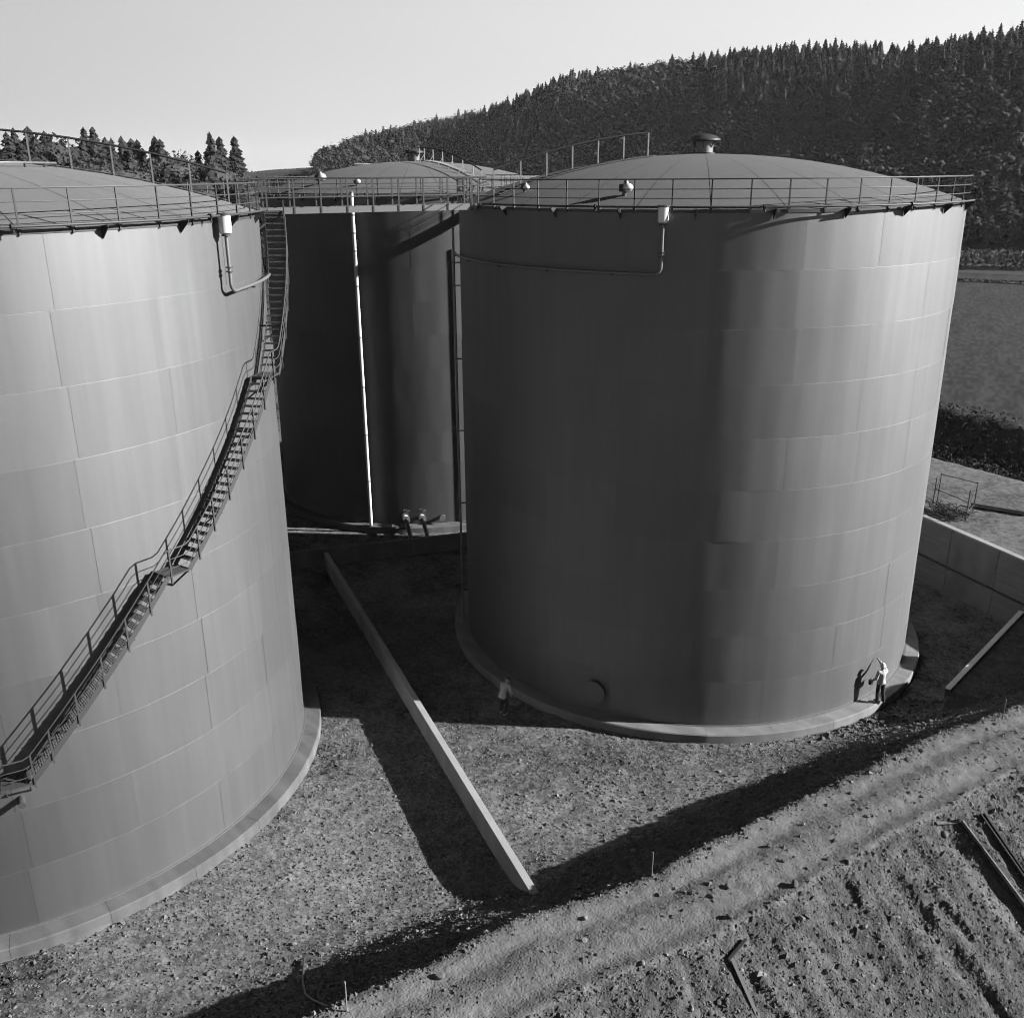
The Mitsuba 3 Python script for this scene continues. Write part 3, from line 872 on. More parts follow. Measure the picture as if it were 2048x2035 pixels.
# ------------------------------------------------------------------ walls
def wall_panels(name, label, pts, z_top, thick, m, npan, z0=-0.3, cat='wall', coping=None, foot=False):
    k = thing(name, label, cat)
    a, b = (np.asarray(p, float) for p in pts)
    u = (b - a) / np.linalg.norm(b - a); L = np.linalg.norm(b - a); n = np.array([-u[1], u[0]])
    rng = np.random.default_rng(len(k) + npan)
    for q in range(npan):
        s0, s1 = L * q / npan, L * (q + 1) / npan - 0.02
        o = 0.006 * rng.uniform(-1, 1)
        c = a + u * (s0 + s1) / 2 + n * o
        mm = trimesh.creation.box((s1 - s0, thick, z_top - z0 + 0.01 * rng.uniform(-1, 1)))
        mm.apply_transform(trimesh.transformations.rotation_matrix(math.atan2(u[1], u[0]), [0, 0, 1]))
        mm.apply_translation([*c, (z_top + z0) / 2])
        obj('panel', MB().tri(mm), m if not callable(m) else m(q), k)
    if coping:
        for q in range(npan):
            s0, s1 = L * q / npan, L * (q + 1) / npan - 0.015
            obj('coping', MB().box([*(a + u * (s0 + s1) / 2), z_top + 0.025], (s1 - s0, thick + 0.02, 0.05), math.atan2(u[1], u[0])), coping, k)
    mm = MB().beam([*(a + u * 0.02), z0 + (z_top - z0) / 2 - 0.02], [*(b - u * 0.02), z0 + (z_top - z0) / 2 - 0.02], thick - 0.04, z_top - z0 - 0.04)
    obj('joint_filler', mm, 'joint_dark', k)
    return k


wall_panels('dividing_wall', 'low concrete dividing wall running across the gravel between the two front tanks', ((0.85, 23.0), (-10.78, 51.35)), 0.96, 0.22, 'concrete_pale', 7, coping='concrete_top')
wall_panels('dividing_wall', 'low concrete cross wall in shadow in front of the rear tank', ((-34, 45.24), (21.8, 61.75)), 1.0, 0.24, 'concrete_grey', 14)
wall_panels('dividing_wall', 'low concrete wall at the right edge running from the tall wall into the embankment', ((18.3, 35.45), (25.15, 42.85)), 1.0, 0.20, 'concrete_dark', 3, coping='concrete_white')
# tall retaining wall on the right with a recessed construction joint
k = thing('retaining_wall', 'tall concrete retaining wall of board-marked panels beyond the right tank', 'wall')
a, b = WALL[0] + 0.0, WALL[2]
u = (b - a) / np.linalg.norm(b - a); L = np.linalg.norm(b - a); n = np.array([-u[1], u[0]])
n = n if n[0] < 0 else -n
npan = 12
for q in range(npan):
    s0, s1 = L * q / npan - 0.10, L * (q + 1) / npan - 0.13
    c = a + u * (s0 + s1) / 2
    for z0, z1, th_, o in ((-0.3, 1.28, 0.30, 0.0), (1.46, 3.50, 0.30, 0.0)):
        obj('panel', MB().box([*(c - n * o), (z0 + z1) / 2], (s1 - s0, th_ + 0.006 * (q % 3), z1 - z0), math.atan2(u[1], u[0])), 'concrete_boards' if q % 2 == 0 else 'concrete_grey', k)
obj('core', MB().beam([*(a - n * 0.03), 1.6], [*(b - n * 0.03), 1.6], 0.16, 3.7), 'joint_dark', k)
for q in range(npan):
    s0, s1 = L * q / npan - 0.10, L * (q + 1) / npan - 0.12
    c = a + u * (s0 + s1) / 2
    obj('coping', MB().box([*c, 3.55], (s1 - s0, 0.34, 0.09), math.atan2(u[1], u[0])), 'concrete_pale', k)

# round manhole cover on the gravel by the foundation of the right tank
k = thing('manhole_cover', 'round concrete manhole cover lying in the shade beside the right tank', 'manhole cover')
obj('ring', MB().revolve([(0.34, -0.1), (0.34, 0.07), (0.24, 0.07)], (0.03, 36.2, 0.0), 28), 'concrete', k)
obj('lid', MB().revolve([(0.238, 0.05), (0.235, 0.075), (0.0, 0.08)], (0.03, 36.2, 0.0), 28), 'concrete_grey', k)
obj('lifting_eye', MB().tube([(0.03 + 0.05 * math.cos(q), 36.2, 0.08 + 0.05 * math.sin(q)) for q in np.linspace(0, np.pi, 7)], 0.012, 6), 'steel_dark', k)

# ------------------------------------------------------------------ stones, clods, rocks
def lump(rng, k=1, flat=0.7):
    m = trimesh.creation.icosphere(k, 1.0)
    v = np.array(m.vertices)
    v = v * (0.72 + 0.62 * meshkit.noise(v * 1.3 + rng.uniform(0, 50, 3)))[:, None]
    v[:, 2] *= flat
    return v, np.array(m.faces)


OCT = (np.array([[1, 0, 0], [-1, 0, 0], [0, 1, 0], [0, -1, 0], [0, 0, 1], [0, 0, -1]], float), np.array([[0, 2, 4], [2, 1, 4], [1, 3, 4], [3, 0, 4], [2, 0, 5], [1, 2, 5], [3, 1, 5], [0, 3, 5]]))


def scatter(P, z, size, rng, protos, flat=(0.5, 0.9)):
    n = len(P); V, F, off = [], [], 0
    pick = rng.integers(0, len(protos), n)
    for j, (pv, pf) in enumerate(protos):
        s = np.where(pick == j)[0]
        if not len(s):
            continue
        a = rng.uniform(0, 6.28, len(s)); sx, sy = rng.uniform(0.7, 1.3, (2, len(s))); sz = rng.uniform(*flat, len(s))
        q = pv[None] * np.stack([sx, sy, sz], 1)[:, None] * size[s][:, None, None]
        til = rng.normal(0, 0.25, (len(s), 1))
        q[:, :, 2] += q[:, :, 0] * til
        x = q[:, :, 0] * np.cos(a)[:, None] - q[:, :, 1] * np.sin(a)[:, None]; y = q[:, :, 0] * np.sin(a)[:, None] + q[:, :, 1] * np.cos(a)[:, None]
        V.append(np.stack([x + P[s, 0][:, None], y + P[s, 1][:, None], q[:, :, 2] + z[s][:, None]], -1).reshape(-1, 3))
        F.append((pf[None] + (np.arange(len(s)) * len(pv))[:, None, None] + off).reshape(-1, 3)); off += len(s) * len(pv)
    return np.vstack(V), np.vstack(F)


def out_of_tanks(P, pad=0.75):
    ok = np.ones(len(P), bool)
    for t in TANKS:
        ok &= np.hypot(P[:, 0] - t['c'][0], P[:, 1] - t['c'][1]) > t['R'] + pad
    return ok


rng = np.random.default_rng(11)
protos = [lump(rng, 0)] + [(OCT[0] * rng.uniform(.65, 1.15, (6, 1)) + rng.normal(0, .12, (6, 3)), OCT[1]) for _ in range(7)]
Pg = rng.uniform((-21, 15), (16, 46), (150000, 2))
dn = N(Pg, 0.35, 3, 31)
Pg = Pg[(rng.uniform(0, 1, len(Pg)) < 0.62 + 1.4 * dn) & out_of_tanks(Pg) & (signed(Pg, CREST)[0] > 3.2)]
zg, _ = terrain(Pg)
for q, m in enumerate(('stone_0', 'stone_1', 'stone_2')):
    s = np.arange(len(Pg)) % 8
    s = (s < 3) if q == 0 else ((s >= 3) & (s < 7)) if q == 1 else s == 7
    sz = np.clip(rng.lognormal(-3.55, 0.42, s.sum()), 0.014, 0.11)
    key = 'gravel_stones' if q == 0 else 'gravel_stones__%03d' % q
    scene[key] = mikit.ply(scatter(Pg[s], zg[s] + 0.2 * sz, sz, rng, protos), m)
tag('gravel_stones', 'loose pale stones strewn over the gravel yard', 'gravel', kind='stuff')
Pe = rng.uniform((-21, 8.6), (29, 38), (300000, 2))
de, ae = signed(Pe, CREST)
Pe = Pe[(de < 4.6) & (de > -14) & out_of_tanks(Pe)]
de = signed(Pe, CREST)[0]
keep = rng.uniform(0, 1, len(Pe)) < np.where((de < -0.25) & (de > -2.6), 0.5, 1.0) * ( np.where((de < 0) & (de > -2.6), 0.26 - 0.24 * (np.exp(-((-de - .75) / .3) ** 2) + np.exp(-((-de - 2.15) / .3) ** 2)), np.where(de < -2.6, 0.75, 0.45)) + 1.0 * N(Pe, 0.5, 3, 32) + 0.5 * np.exp(-(de / 0.35) ** 2))
Pe = Pe[keep]; ze, _ = terrain(Pe)
for q, m in enumerate(('stone_0', 'stone_1', 'stone_2')):
    s = np.arange(len(Pe)) % 24
    s = (s < 15) if q == 0 else ((s >= 15) & (s < 22)) if q == 1 else s >= 22
    sz = np.clip(rng.lognormal(-3.60, 0.52, s.sum()), 0.013, 0.12)
    key = 'earth_clods' if q == 0 else 'earth_clods__%03d' % q
    scene[key] = mikit.ply(scatter(Pe[s], ze[s] + 0.2 * sz, sz, rng, protos), m)
tag('earth_clods', 'small clods and stones covering the embankment', 'clods', kind='stuff')

ROCKS = [(5.65, 24.25, .16, 'stone_2', 'pale stone lying in the shaded inner slope of the embankment', 0), (7.56, 21.0, .20, 'stone_0', 'largest dark rock on the dirt track', 0), (5.71, 20.88, .15, 'stone_0', '', 1), (5.55, 19.85, .16, 'stone_0', '', 1),
         (7.28, 22.59, .13, 'stone_0', '', 1), (7.49, 21.89, .11, 'stone_0', '', 1), (12.77, 23.54, .24, 'stone_1', 'big grey rock beside the plank laid on the outer slope', 0), (7.53, 20.09, .14, 'stone_2', '', 2),
         (9.34, 20.36, .14, 'stone_2', '', 2), (8.55, 23.54, .08, 'stone_2', '', 2), (1.82, 19.85, .13, 'stone_2', '', 2), (-1.83, 17.95, .20, 'stone_1', 'rounded rock at the inner lip of the track near the bottom edge', 0), (-3.6, 19.0, .10, 'stone_2', '', 2),
         (4.2, 17.6, .13, 'stone_2', '', 2), (3.1, 18.3, .12, 'stone_2', '', 2), (10.6, 19.2, .15, 'stone_1', '', 3), (8.8, 17.9, .17, 'stone_1', '', 3), (11.6, 21.3, .13, 'stone_1', '', 3), (-6.6, 22.6, .14, 'stone_2', '', 2), (13.9, 34.5, .15, 'stone_1', '', 4), (14.5, 33.9, .18, 'stone_1', '', 4), (15.5, 33.4, .2, 'stone_1', '', 4),
         (13.2, 33.6, .14, 'stone_1', '', 4)]
RL = {1: ('dark rock lying on the dirt track', 'dark rocks on the track'), 2: ('pale stone on the embankment', 'pale stones on the embankment'), 3: ('grey rock on the rilled outer slope', 'rocks on the outer slope'), 4: ('grey rock in the rubble at the foot of the right tank', 'rocks in the shaded rubble')}
for x, y, s, m, lb, g in ROCKS:
    v, f = lump(rng, 2, 0.75)
    a = rng.uniform(0, 6.28); v = v * s * 0.5 * np.array([1.25, 0.85, 1.0])
    v = np.c_[v[:, 0] * math.cos(a) - v[:, 1] * math.sin(a), v[:, 0] * math.sin(a) + v[:, 1] * math.cos(a), v[:, 2]] + [x, y, ground_z(x, y) + 0.3 * s]
    tag(obj('rock', (v, f), m, smooth=50), lb or RL[g][0], 'rock', None if lb else RL[g][1])
# rubble heap in the shade at the corner
Pr = rng.normal((14.4, 34.2), (1.6, 0.7), (500, 2)); Pr = Pr[out_of_tanks(Pr, 0.85)]
szr = np.clip(rng.lognormal(-2.8, 0.5, len(Pr)), 0.03, 0.2)
tag(obj('rubble', scatter(Pr, terrain(Pr)[0] + 0.3 * szr, szr, rng, protos), 'stone_1'), 'low heap of rubble in the shade beside the right tank', 'rubble', kind='stuff')

# ------------------------------------------------------------------ stakes, hose, timbers on the embankment
for (x, y, h, lb) in ((3.74, 21.36, .78, 'thin stake on the crest above the near end of the long dividing wall'), (11.75, 26.05, .75, 'thin stake on the crest in front of the worker on the foundation'),
                      (17.16, 29.2, .72, 'thin stake on the crest at the right edge of the picture'), (-3.9, 16.95, .85, 'pale stake on the crest at the bottom edge beside the hose')):
    z = ground_z(x, y); k = thing('stake', lb, 'stake')
    obj('shaft', MB().tube([(x, y, z - 0.2), (x + 0.01, y, z + h * 0.5), (x + 0.015, y, z + h)], [0.020, 0.019, 0.017], 8), 'timber', k, smooth=60)
    obj('head', MB().tube([(x + 0.014, y, z + h - 0.05), (x + 0.015, y, z + h + 0.02)], 0.024, 8), 'timber', k, smooth=60)
hp_ = [(-6.15, 21.9), (-6.05, 21.3), (-5.85, 20.5), (-5.5, 19.4), (-5.05, 18.5), (-4.55, 17.75), (-4.0, 17.1)]
hz = [(x, y, ground_z(x, y) + 0.06) for x, y in hp_]
hz = np.array(hz); tq = np.linspace(0, len(hz) - 1, 40)
hz = np.c_[[np.interp(tq, np.arange(len(hz)), hz[:, q]) for q in range(3)]].T
tag(obj('hose', MB().tube(hz, 0.035, 8), 'steel_mid', smooth=60), 'curved hose running down the shaded inner slope from the pale stake', 'hose')


def log(key, name, a, b, w, h, m, lift=0.05):
    a3, b3 = np.array([*a, ground_z(*a) + lift]), np.array([*b, ground_z(*b) + lift])
    return obj(name, MB().beam(a3, b3, w, h), m, key)


k = thing('plank', 'long plank set on edge straight down the outer slope at the lower right', 'plank')
log(k, 'board', (13.36, 23.86), (14.75, 21.4), 0.05, 0.22, 'timber', 0.10)
log(k, 'cleat', (13.24, 23.80), (13.62, 23.96), 0.08, 0.06, 'timber_dark', 0.2)
log(k, 'edge_batten', (13.30, 23.83), (14.69, 21.38), 0.05, 0.08, 'timber_dark', 0.06)
k = thing('plank', 'second plank half sunk in the outer slope right of the long one', 'plank')
log(k, 'board', (14.24, 24.3), (15.1, 22.2), 0.05, 0.20, 'timber_dark', 0.06)
log(k, 'edge_batten', (14.14, 24.28), (15.0, 22.18), 0.05, 0.09, 'timber_dark', 0.09)
k = thing('plank', 'short board lying level against the top of the long plank', 'plank')
log(k, 'board', (12.55, 23.7), (13.36, 23.9), 0.10, 0.04, 'timber', 0.06)
log(k, 'batten', (12.9, 23.72), (13.0, 23.86), 0.05, 0.03, 'timber_dark', 0.09)
k = thing('iron_rail', 'narrow iron rail with a crosspiece lying down the outer slope at the bottom edge', 'rail')
log(k, 'rail', (5.37, 18.80), (6.05, 17.2), 0.09, 0.10, 'steel_mid', 0.055)
log(k, 'flange', (5.33, 18.78), (6.01, 17.18), 0.16, 0.03, 'timber_dark', 0.03)
log(k, 'crosspiece', (5.30, 18.70), (5.85, 19.25), 0.07, 0.07, 'timber_dark', 0.12)

# ------------------------------------------------------------------ people
def capsule_body(joints, bones, L=0.035, it=6):
    """one continuous surface: hulls of the spheres at both joints of every bone, merged, refined and smoothed"""
    sph = lambda j: manifold3d.Manifold.sphere(joints[j][1], 14).translate([float(q) for q in joints[j][0]])
    m = manifold3d.Manifold.batch_boolean([manifold3d.Manifold.batch_hull([sph(j) for j in b]) for b in bones], manifold3d.OpType.Add)
    mm = m.refine_to_length(L).to_mesh()
    t = trimesh.Trimesh(mm.vert_properties[:, :3], mm.tri_verts, process=True)
    if it:
        trimesh.smoothing.filter_taubin(t, iterations=it)
    return t


def person(label, pos, face, pose, cloth, trous, boots, helmet):
    """pose: joints in the body's own frame (x forward, y left, z up)"""
    k = thing('person', label, 'person')
    f = np.array([*face, 0.0]); f /= np.linalg.norm(f); l = np.array([-f[1], f[0], 0])
    W = lambda q: np.asarray(pos, float) + f * q[0] + l * q[1] + np.array([0, 0, q[2]])
    J = {n: (W(q[:3]), q[3]) for n, q in pose.items()}
    bones = [('pelvis', 'hipL', 'hipR'), ('pelvis', 'waist'), ('waist', 'chest'), ('chest', 'shL', 'shR'), ('chest', 'neck'), ('neck', 'head'), ('head', 'jaw'), ('jaw', 'nose')]
    for s in 'LR':
        bones += [('hip' + s, 'knee' + s), ('knee' + s, 'ank' + s), ('sh' + s, 'elb' + s), ('elb' + s, 'wri' + s), ('wri' + s, 'palm' + s)]
        bones += [('ank' + s, 'toe' + s)]
        w, pm = J['wri' + s][0], J['palm' + s][0]
        d = pm - w; d /= np.linalg.norm(d)
        sd = np.cross(d, f); sd = sd / (np.linalg.norm(sd) + 1e-9)
        nd = np.cross(sd, d)
        for i, (o, ln) in enumerate(((-0.030, .068), (-0.010, .078), (0.010, .074), (0.030, .058))):
            a = pm + sd * o; b = a + d * ln * 0.55 + nd * 0.008; c = b + d * ln * 0.35 + nd * 0.022
            for q, x, r in ((0, a, .0105), (1, b, .0095), (2, c, .008)):
                J['f%s%d%d' % (s, i, q)] = (x, r)
            bones += [('f%s%d0' % (s, i), 'f%s%d1' % (s, i)), ('f%s%d1' % (s, i), 'f%s%d2' % (s, i)), ('palm' + s, 'f%s%d0' % (s, i))]
        a = w + d * 0.03 - sd * 0.03; J['t%s0' % s] = (a, .012); J['t%s1' % s] = (a + d * 0.04 - sd * 0.03, .0105); J['t%s2' % s] = (a + d * 0.07 - sd * 0.035 + nd * .01, .009)
        bones += [('t%s0' % s, 't%s1' % s), ('t%s1' % s, 't%s2' % s), ('wri' + s, 't%s0' % s)]
    obj('body', MB().tri(capsule_body(J, bones, 0.03, 4)), 'skin', k, smooth=True)
    G = lambda names, g: {n: (J[n][0], J[n][1] + g) for n in names}
    up = ['pelvis', 'waist', 'chest', 'shL', 'shR', 'neckbase']
    J['neckbase'] = (J['neck'][0] - np.array([0, 0, 0.03]), J['neck'][1] * 0.9)
    jj = G(up + ['elbL', 'elbR', 'hipL', 'hipR'], 0.022)
    for s in 'LR':
        e, w = J['elb' + s], J['wri' + s]
        jj['cuf' + s] = (e[0] + (w[0] - e[0]) * 0.82, w[1] + 0.022)
    jb = [('pelvis', 'waist', 'hipL', 'hipR'), ('waist', 'chest'), ('chest', 'shL', 'shR'), ('chest', 'neckbase')] + [x for s in 'LR' for x in (('sh' + s, 'elb' + s), ('elb' + s, 'cuf' + s))]
    obj('jacket', MB().tri(capsule_body(jj, jb, 0.035, 6)), cloth, k, smooth=True)
    jt = G(['pelvis', 'hipL', 'hipR', 'kneeL', 'kneeR'], 0.018)
    for s in 'LR':
        jt['hem' + s] = (J['ank' + s][0] + np.array([0, 0, 0.05]), J['ank' + s][1] + 0.030)
    jtb = [('pelvis', 'hipL', 'hipR')] + [x for s in 'LR' for x in (('hip' + s, 'knee' + s), ('knee' + s, 'hem' + s))]
    obj('trousers', MB().tri(capsule_body(jt, jtb, 0.035, 6)), trous, k, smooth=True)
    for s in 'LR':
        jb_ = {'a': (J['ank' + s][0], J['ank' + s][1] + 0.014), 'h': (J['ank' + s][0] - f * 0.04 - [0, 0, 0.045], 0.042), 't': (J['toe' + s][0], J['toe' + s][1] + 0.012)}
        obj('boot', MB().tri(capsule_body(jb_, [('a', 'h', 't')], 0.03, 2)), boots, k, smooth=True)
    hc, hr = J['head']
    upd = hc - J['neck'][0]; upd /= np.linalg.norm(upd)
    fw = f - upd * (f @ upd); fw /= np.linalg.norm(fw); sd = np.cross(upd, fw)
    for o in (-1, 1):
        obj('eye', (lambda m: (m.vertices + hc + fw * (hr - .002) + sd * o * .033 - upd * .012, m.faces))(trimesh.creation.icosphere(1, .012)), 'leather', k, smooth=True)
        obj('ear', (lambda m: (m.vertices * [1, 1, 1.5] + hc + sd * o * (hr + .002) - upd * .02, m.faces))(trimesh.creation.icosphere(1, .02)), 'skin', k, smooth=True)
    obj('mouth', MB().tube([J['jaw'][0] + fw * (J['jaw'][1] - .002) - sd * .022, J['jaw'][0] + fw * (J['jaw'][1] + .001), J['jaw'][0] + fw * (J['jaw'][1] - .002) + sd * .022], .006, 5), 'leather', k)
    m = MB()
    R_ = np.c_[sd, np.cross(upd, sd), upd]
    if helmet:
        pr = [(hr + .045, 0.005), (hr + .028, 0.02), (hr + .022, 0.05), (hr * .85, 0.10), (hr * .45, 0.135), (0.001, 0.145)]
        sub = MB().revolve(pr, (0, 0, 0), 20).get()
        obj('helmet', (sub[0] @ R_.T + hc + upd * .02, sub[1]), 'white_paint', k, smooth=50)
        obj('peak', MB().add(*(lambda s: (s[0] @ R_.T + hc + upd * .022 + fw * .03, s[1]))(MB().revolve([(hr + .055, 0.0), (hr - .02, 0.012)], (0, 0, 0), 20).get())), 'white_paint', k)
    else:
        pr = [(hr + .006, -0.02), (hr + .016, 0.03), (hr * .92, 0.075), (hr * .5, 0.108), (0.001, 0.118)]
        sub = MB().revolve(pr, (0, 0, 0), 18).get()
        obj('hair', (sub[0] @ R_.T + hc - fw * .012, sub[1]), 'leather', k, smooth=True)
    return k, W


stand = dict(pelvis=(0, 0, .96, .115), hipL=(0, .09, .90, .085), hipR=(0, -.09, .90, .085), waist=(0.01, 0, 1.10, .115), chest=(0.01, 0, 1.33, .125), shL=(0.0, .175, 1.42, .062), shR=(0.03, -.175, 1.44, .062), neck=(0.02, 0, 1.53, .055), head=(.035, 0, 1.66, .088), jaw=(.055, 0, 1.58, .058), nose=(.115, 0, 1.615, .012),
             kneeL=(.02, .10, .50, .062), kneeR=(-.01, -.12, .50, .062), ankL=(-.02, .11, .09, .045), ankR=(-.10, -.14, .09, .045), toeL=(.13, .13, .035, .032), toeR=(.05, -.17, .035, .032),
             elbL=(-.02, .27, 1.15, .045), wriL=(.16, .30, .98, .032), palmL=(.23, .30, .93, .030), elbR=(.28, -.20, 1.50, .045), wriR=(.50, -.12, 1.66, .032), palmR=(.58, -.10, 1.71, .030))
pk, Wp = person('worker in white helmet and pale jacket on the foundation ring, one arm raised', (15.46, 35.45, HP + 0.006), (-0.2, 0.98), stand, 'cloth_light', 'cloth_dark', 'leather', True)
pc = Wp((.30, .30, .80))
k = thing('paint_pot', 'small dark pot hanging from the left hand of the helmeted worker', 'pot')
obj('pot', MB().revolve([(0.0, -.08), (.085, -.08), (.095, .09), (.10, .095), (.088, .095), (.08, -.06)], pc, 16), 'steel_dark', k, smooth=40)
obj('handle', MB().tube([pc + [0, .092 * math.cos(q), .09 + .07 * math.sin(q)] for q in np.linspace(0, np.pi, 9)], .006, 5), 'steel_mid', k)
stoop = dict(pelvis=(-.10, 0, .90, .115), hipL=(-.10, .09, .85, .085), hipR=(-.10, -.09, .85, .085), waist=(-.02, 0, 1.03, .115), chest=(.13, 0, 1.20, .125), shL=(.17, .175, 1.27, .062), shR=(.17, -.175, 1.27, .062), neck=(.26, 0, 1.35, .055), head=(.35, 0, 1.44, .088), jaw=(.385, 0, 1.37, .058), nose=(.44, 0, 1.41, .012),
             kneeL=(.04, .10, .47, .062), kneeR=(.03, -.12, .47, .062), ankL=(-.03, .11, .09, .045), ankR=(-.12, -.14, .09, .045), toeL=(.13, .13, .035, .032), toeR=(.04, -.17, .035, .032),
             elbL=(.20, .25, .98, .045), wriL=(.32, .20, .76, .032), palmL=(.36, .18, .68, .030), elbR=(.18, -.25, .98, .045), wriR=(.28, -.20, .75, .032), palmR=(.32, -.18, .67, .030))
person('person in a pale jacket stooping in the shade beside the round manhole cover', (-0.42, 35.5, ground_z(-.42, 35.5) - .01), (0.55, 0.84), stoop, 'cloth_pale', 'cloth_dark', 'cloth_pale', False)

# ------------------------------------------------------------------ beyond the tall wall: trestle frame, boards, brushwood
zs_ = 3.46
k = thing('trestle', 'thin steel trestle frame standing on the dirt just beyond the tall wall', 'trestle')
for (x0, y0), (x1, y1) in (((24.0, 51.5), (24.6, 52.3)), ((24.85, 49.2), (25.9, 50.6))):
    for x, y in ((x0, y0), (x1, y1)):
        obj('leg', MB().tube([(x, y, zs_ - 0.2), (x + .02, y, zs_ + 1.75)], 0.03, 6), 'steel_dark', k)
    obj('cross_rail', MB().tube([(x0, y0, zs_ + 1.65), (x1, y1, zs_ + 1.65)], 0.026, 6), 'steel_dark', k)
    obj('cross_rail', MB().tube([(x0, y0, zs_ + 0.45), (x1, y1, zs_ + 0.45)], 0.022, 6), 'steel_dark', k)
    obj('brace', MB().tube([(x0, y0, zs_ + 0.45), (x1, y1, zs_ + 1.65)], 0.018, 6), 'steel_dark', k)
for z in (1.1, 0.3):
    obj('ledger', MB().tube([(24.0, 51.5, zs_ + z), (24.85, 49.2, zs_ + z - 0.05)], 0.022, 6), 'steel_dark', k)
obj('ledger', MB().tube([(24.6, 52.3, zs_ + 1.7), (25.9, 50.6, zs_ + 1.7)], 0.022, 6), 'steel_dark', k)
k = thing('plank_stack', 'dark stack of boards lying on the dirt beyond the tall wall', 'plank stack')
rng = np.random.default_rng(5)
for q in range(7):
    o = rng.uniform(-.12, .12, 2)
    obj('board', MB().beam([26.2 + o[0] + .12 * (q % 3), 51.5 + o[1] - .1 * (q % 3), zs_ + .05 + .06 * (q // 3)], [28.6 + o[1] + .12 * (q % 3), 49.9 + o[0], zs_ + .05 + .06 * (q // 3)], .22, .05), 'timber_dark', k)
m = MB()
for q in range(150):
    c = np.array([24.1, 50.1]) + rng.normal(0, 1, 2) * [0.35, 0.5] + rng.uniform(-.6, .6) * np.array([-.5, .8])
    a = rng.uniform(0, 6.28); l_ = rng.uniform(.2, .8); dz = rng.uniform(-.15, .35)
    z = zs_ + .05 + rng.uniform(0, .4)
    m.beam([c[0], c[1], z], [c[0] + l_ * math.cos(a), c[1] + l_ * math.sin(a), max(zs_, z + dz)], .035, .03)
tag(obj('brushwood_pile', m, 'timber_dark'), 'dark tangled pile of brushwood against the back of the tall wall', 'brushwood pile', kind='stuff')

# ------------------------------------------------------------------ vegetation
def leaf_cards(C, s, rng, k=1):
    """small bent leaf clumps, two triangles each, around the points C"""
    n = len(C)
    a = rng.normal(size=(n, 3)); a /= np.linalg.norm(a, axis=1)[:, None]
    b = rng.normal(size=(n, 3)); b -= a * (a * b).sum(1)[:, None]; b /= np.linalg.norm(b, axis=1)[:, None]
    s = np.broadcast_to(s, (n,))[:, None]
    h = np.cross(a, b) * s * 0.25
    v = np.stack([C - a * s, C - b * s * .7 + h, C + a * s, C + b * s * .7 + h], 1).reshape(-1, 3)
    i = np.arange(n)[:, None] * 4
    return v, np.vstack([i + [0, 1, 2], i + [0, 2, 3]])


def conifer(rng, H=1.0, nb=80, w=0.17):
    """spruce of height 1: whorls of drooping ragged boughs"""
    V, F = [], []
    z = 0.10 + 0.88 * np.sort(rng.uniform(0, 1, nb) ** 0.9)
    a = rng.uniform(0, 6.28, nb)
    wl = w * (1.0 - z) ** 0.75 * rng.uniform(0.65, 1.2, nb) + 0.012
    for zi, ai, li in zip(z, a, wl):
        d = np.array([math.cos(ai), math.sin(ai), 0]); s = np.array([-d[1], d[0], 0])
        dr_ = 0.30 * li
        tip = d * li + [0, 0, zi - dr_]
        b0, b1 = np.array([0, 0, zi + 0.02]), np.array([0, 0, zi - 0.02])
        l1, l2 = d * li * .62 + s * li * .38 + [0, 0, zi - dr_ * .9], d * li * .62 - s * li * .38 + [0, 0, zi - dr_ * .9]
        dn = d * li * .55 + [0, 0, zi - dr_ - li * .30]
        i = len(V) * 1
        i = sum(len(x) for x in V)
        V.append(np.array([b0, l1, tip, l2, dn, b1])); F.append(np.array([[0, 1, 2], [0, 2, 3], [1, 4, 2], [3, 2, 4], [5, 4, 1], [5, 3, 4]]) + i)
    n = 9
    for za, zb, ra, rb in ((.10, .34, .42, .40), (.34, .62, .40, .26), (.62, .95, .26, .02)):
        i = sum(len(x) for x in V)
        an = np.arange(n) * 2 * np.pi / n + za * 7
        q = [np.c_[np.cos(an) * r * w * (1 + .5 * rng.uniform(-1, 1, n)), np.sin(an) * r * w * (1 + .5 * rng.uniform(-1, 1, n)), z + rng.uniform(-.05, .05, n)] for z, r in ((za, ra * 1.15), (zb, rb * .8))]
        V.append(np.vstack(q)); F.append(np.array([[j, (j + 1) % n, n + j] for j in range(n)] + [[(j + 1) % n, n + (j + 1) % n, n + j] for j in range(n)]) + i)
    i = sum(len(x) for x in V)
    V.append(np.array([[0.008, 0, .9], [-.008, .006, .9], [-.004, -.008, .9], [0, 0, 1.0]])); F.append(np.array([[0, 1, 3], [1, 2, 3], [2, 0, 3]]) + i)
    return np.vstack(V), np.vstack(F)


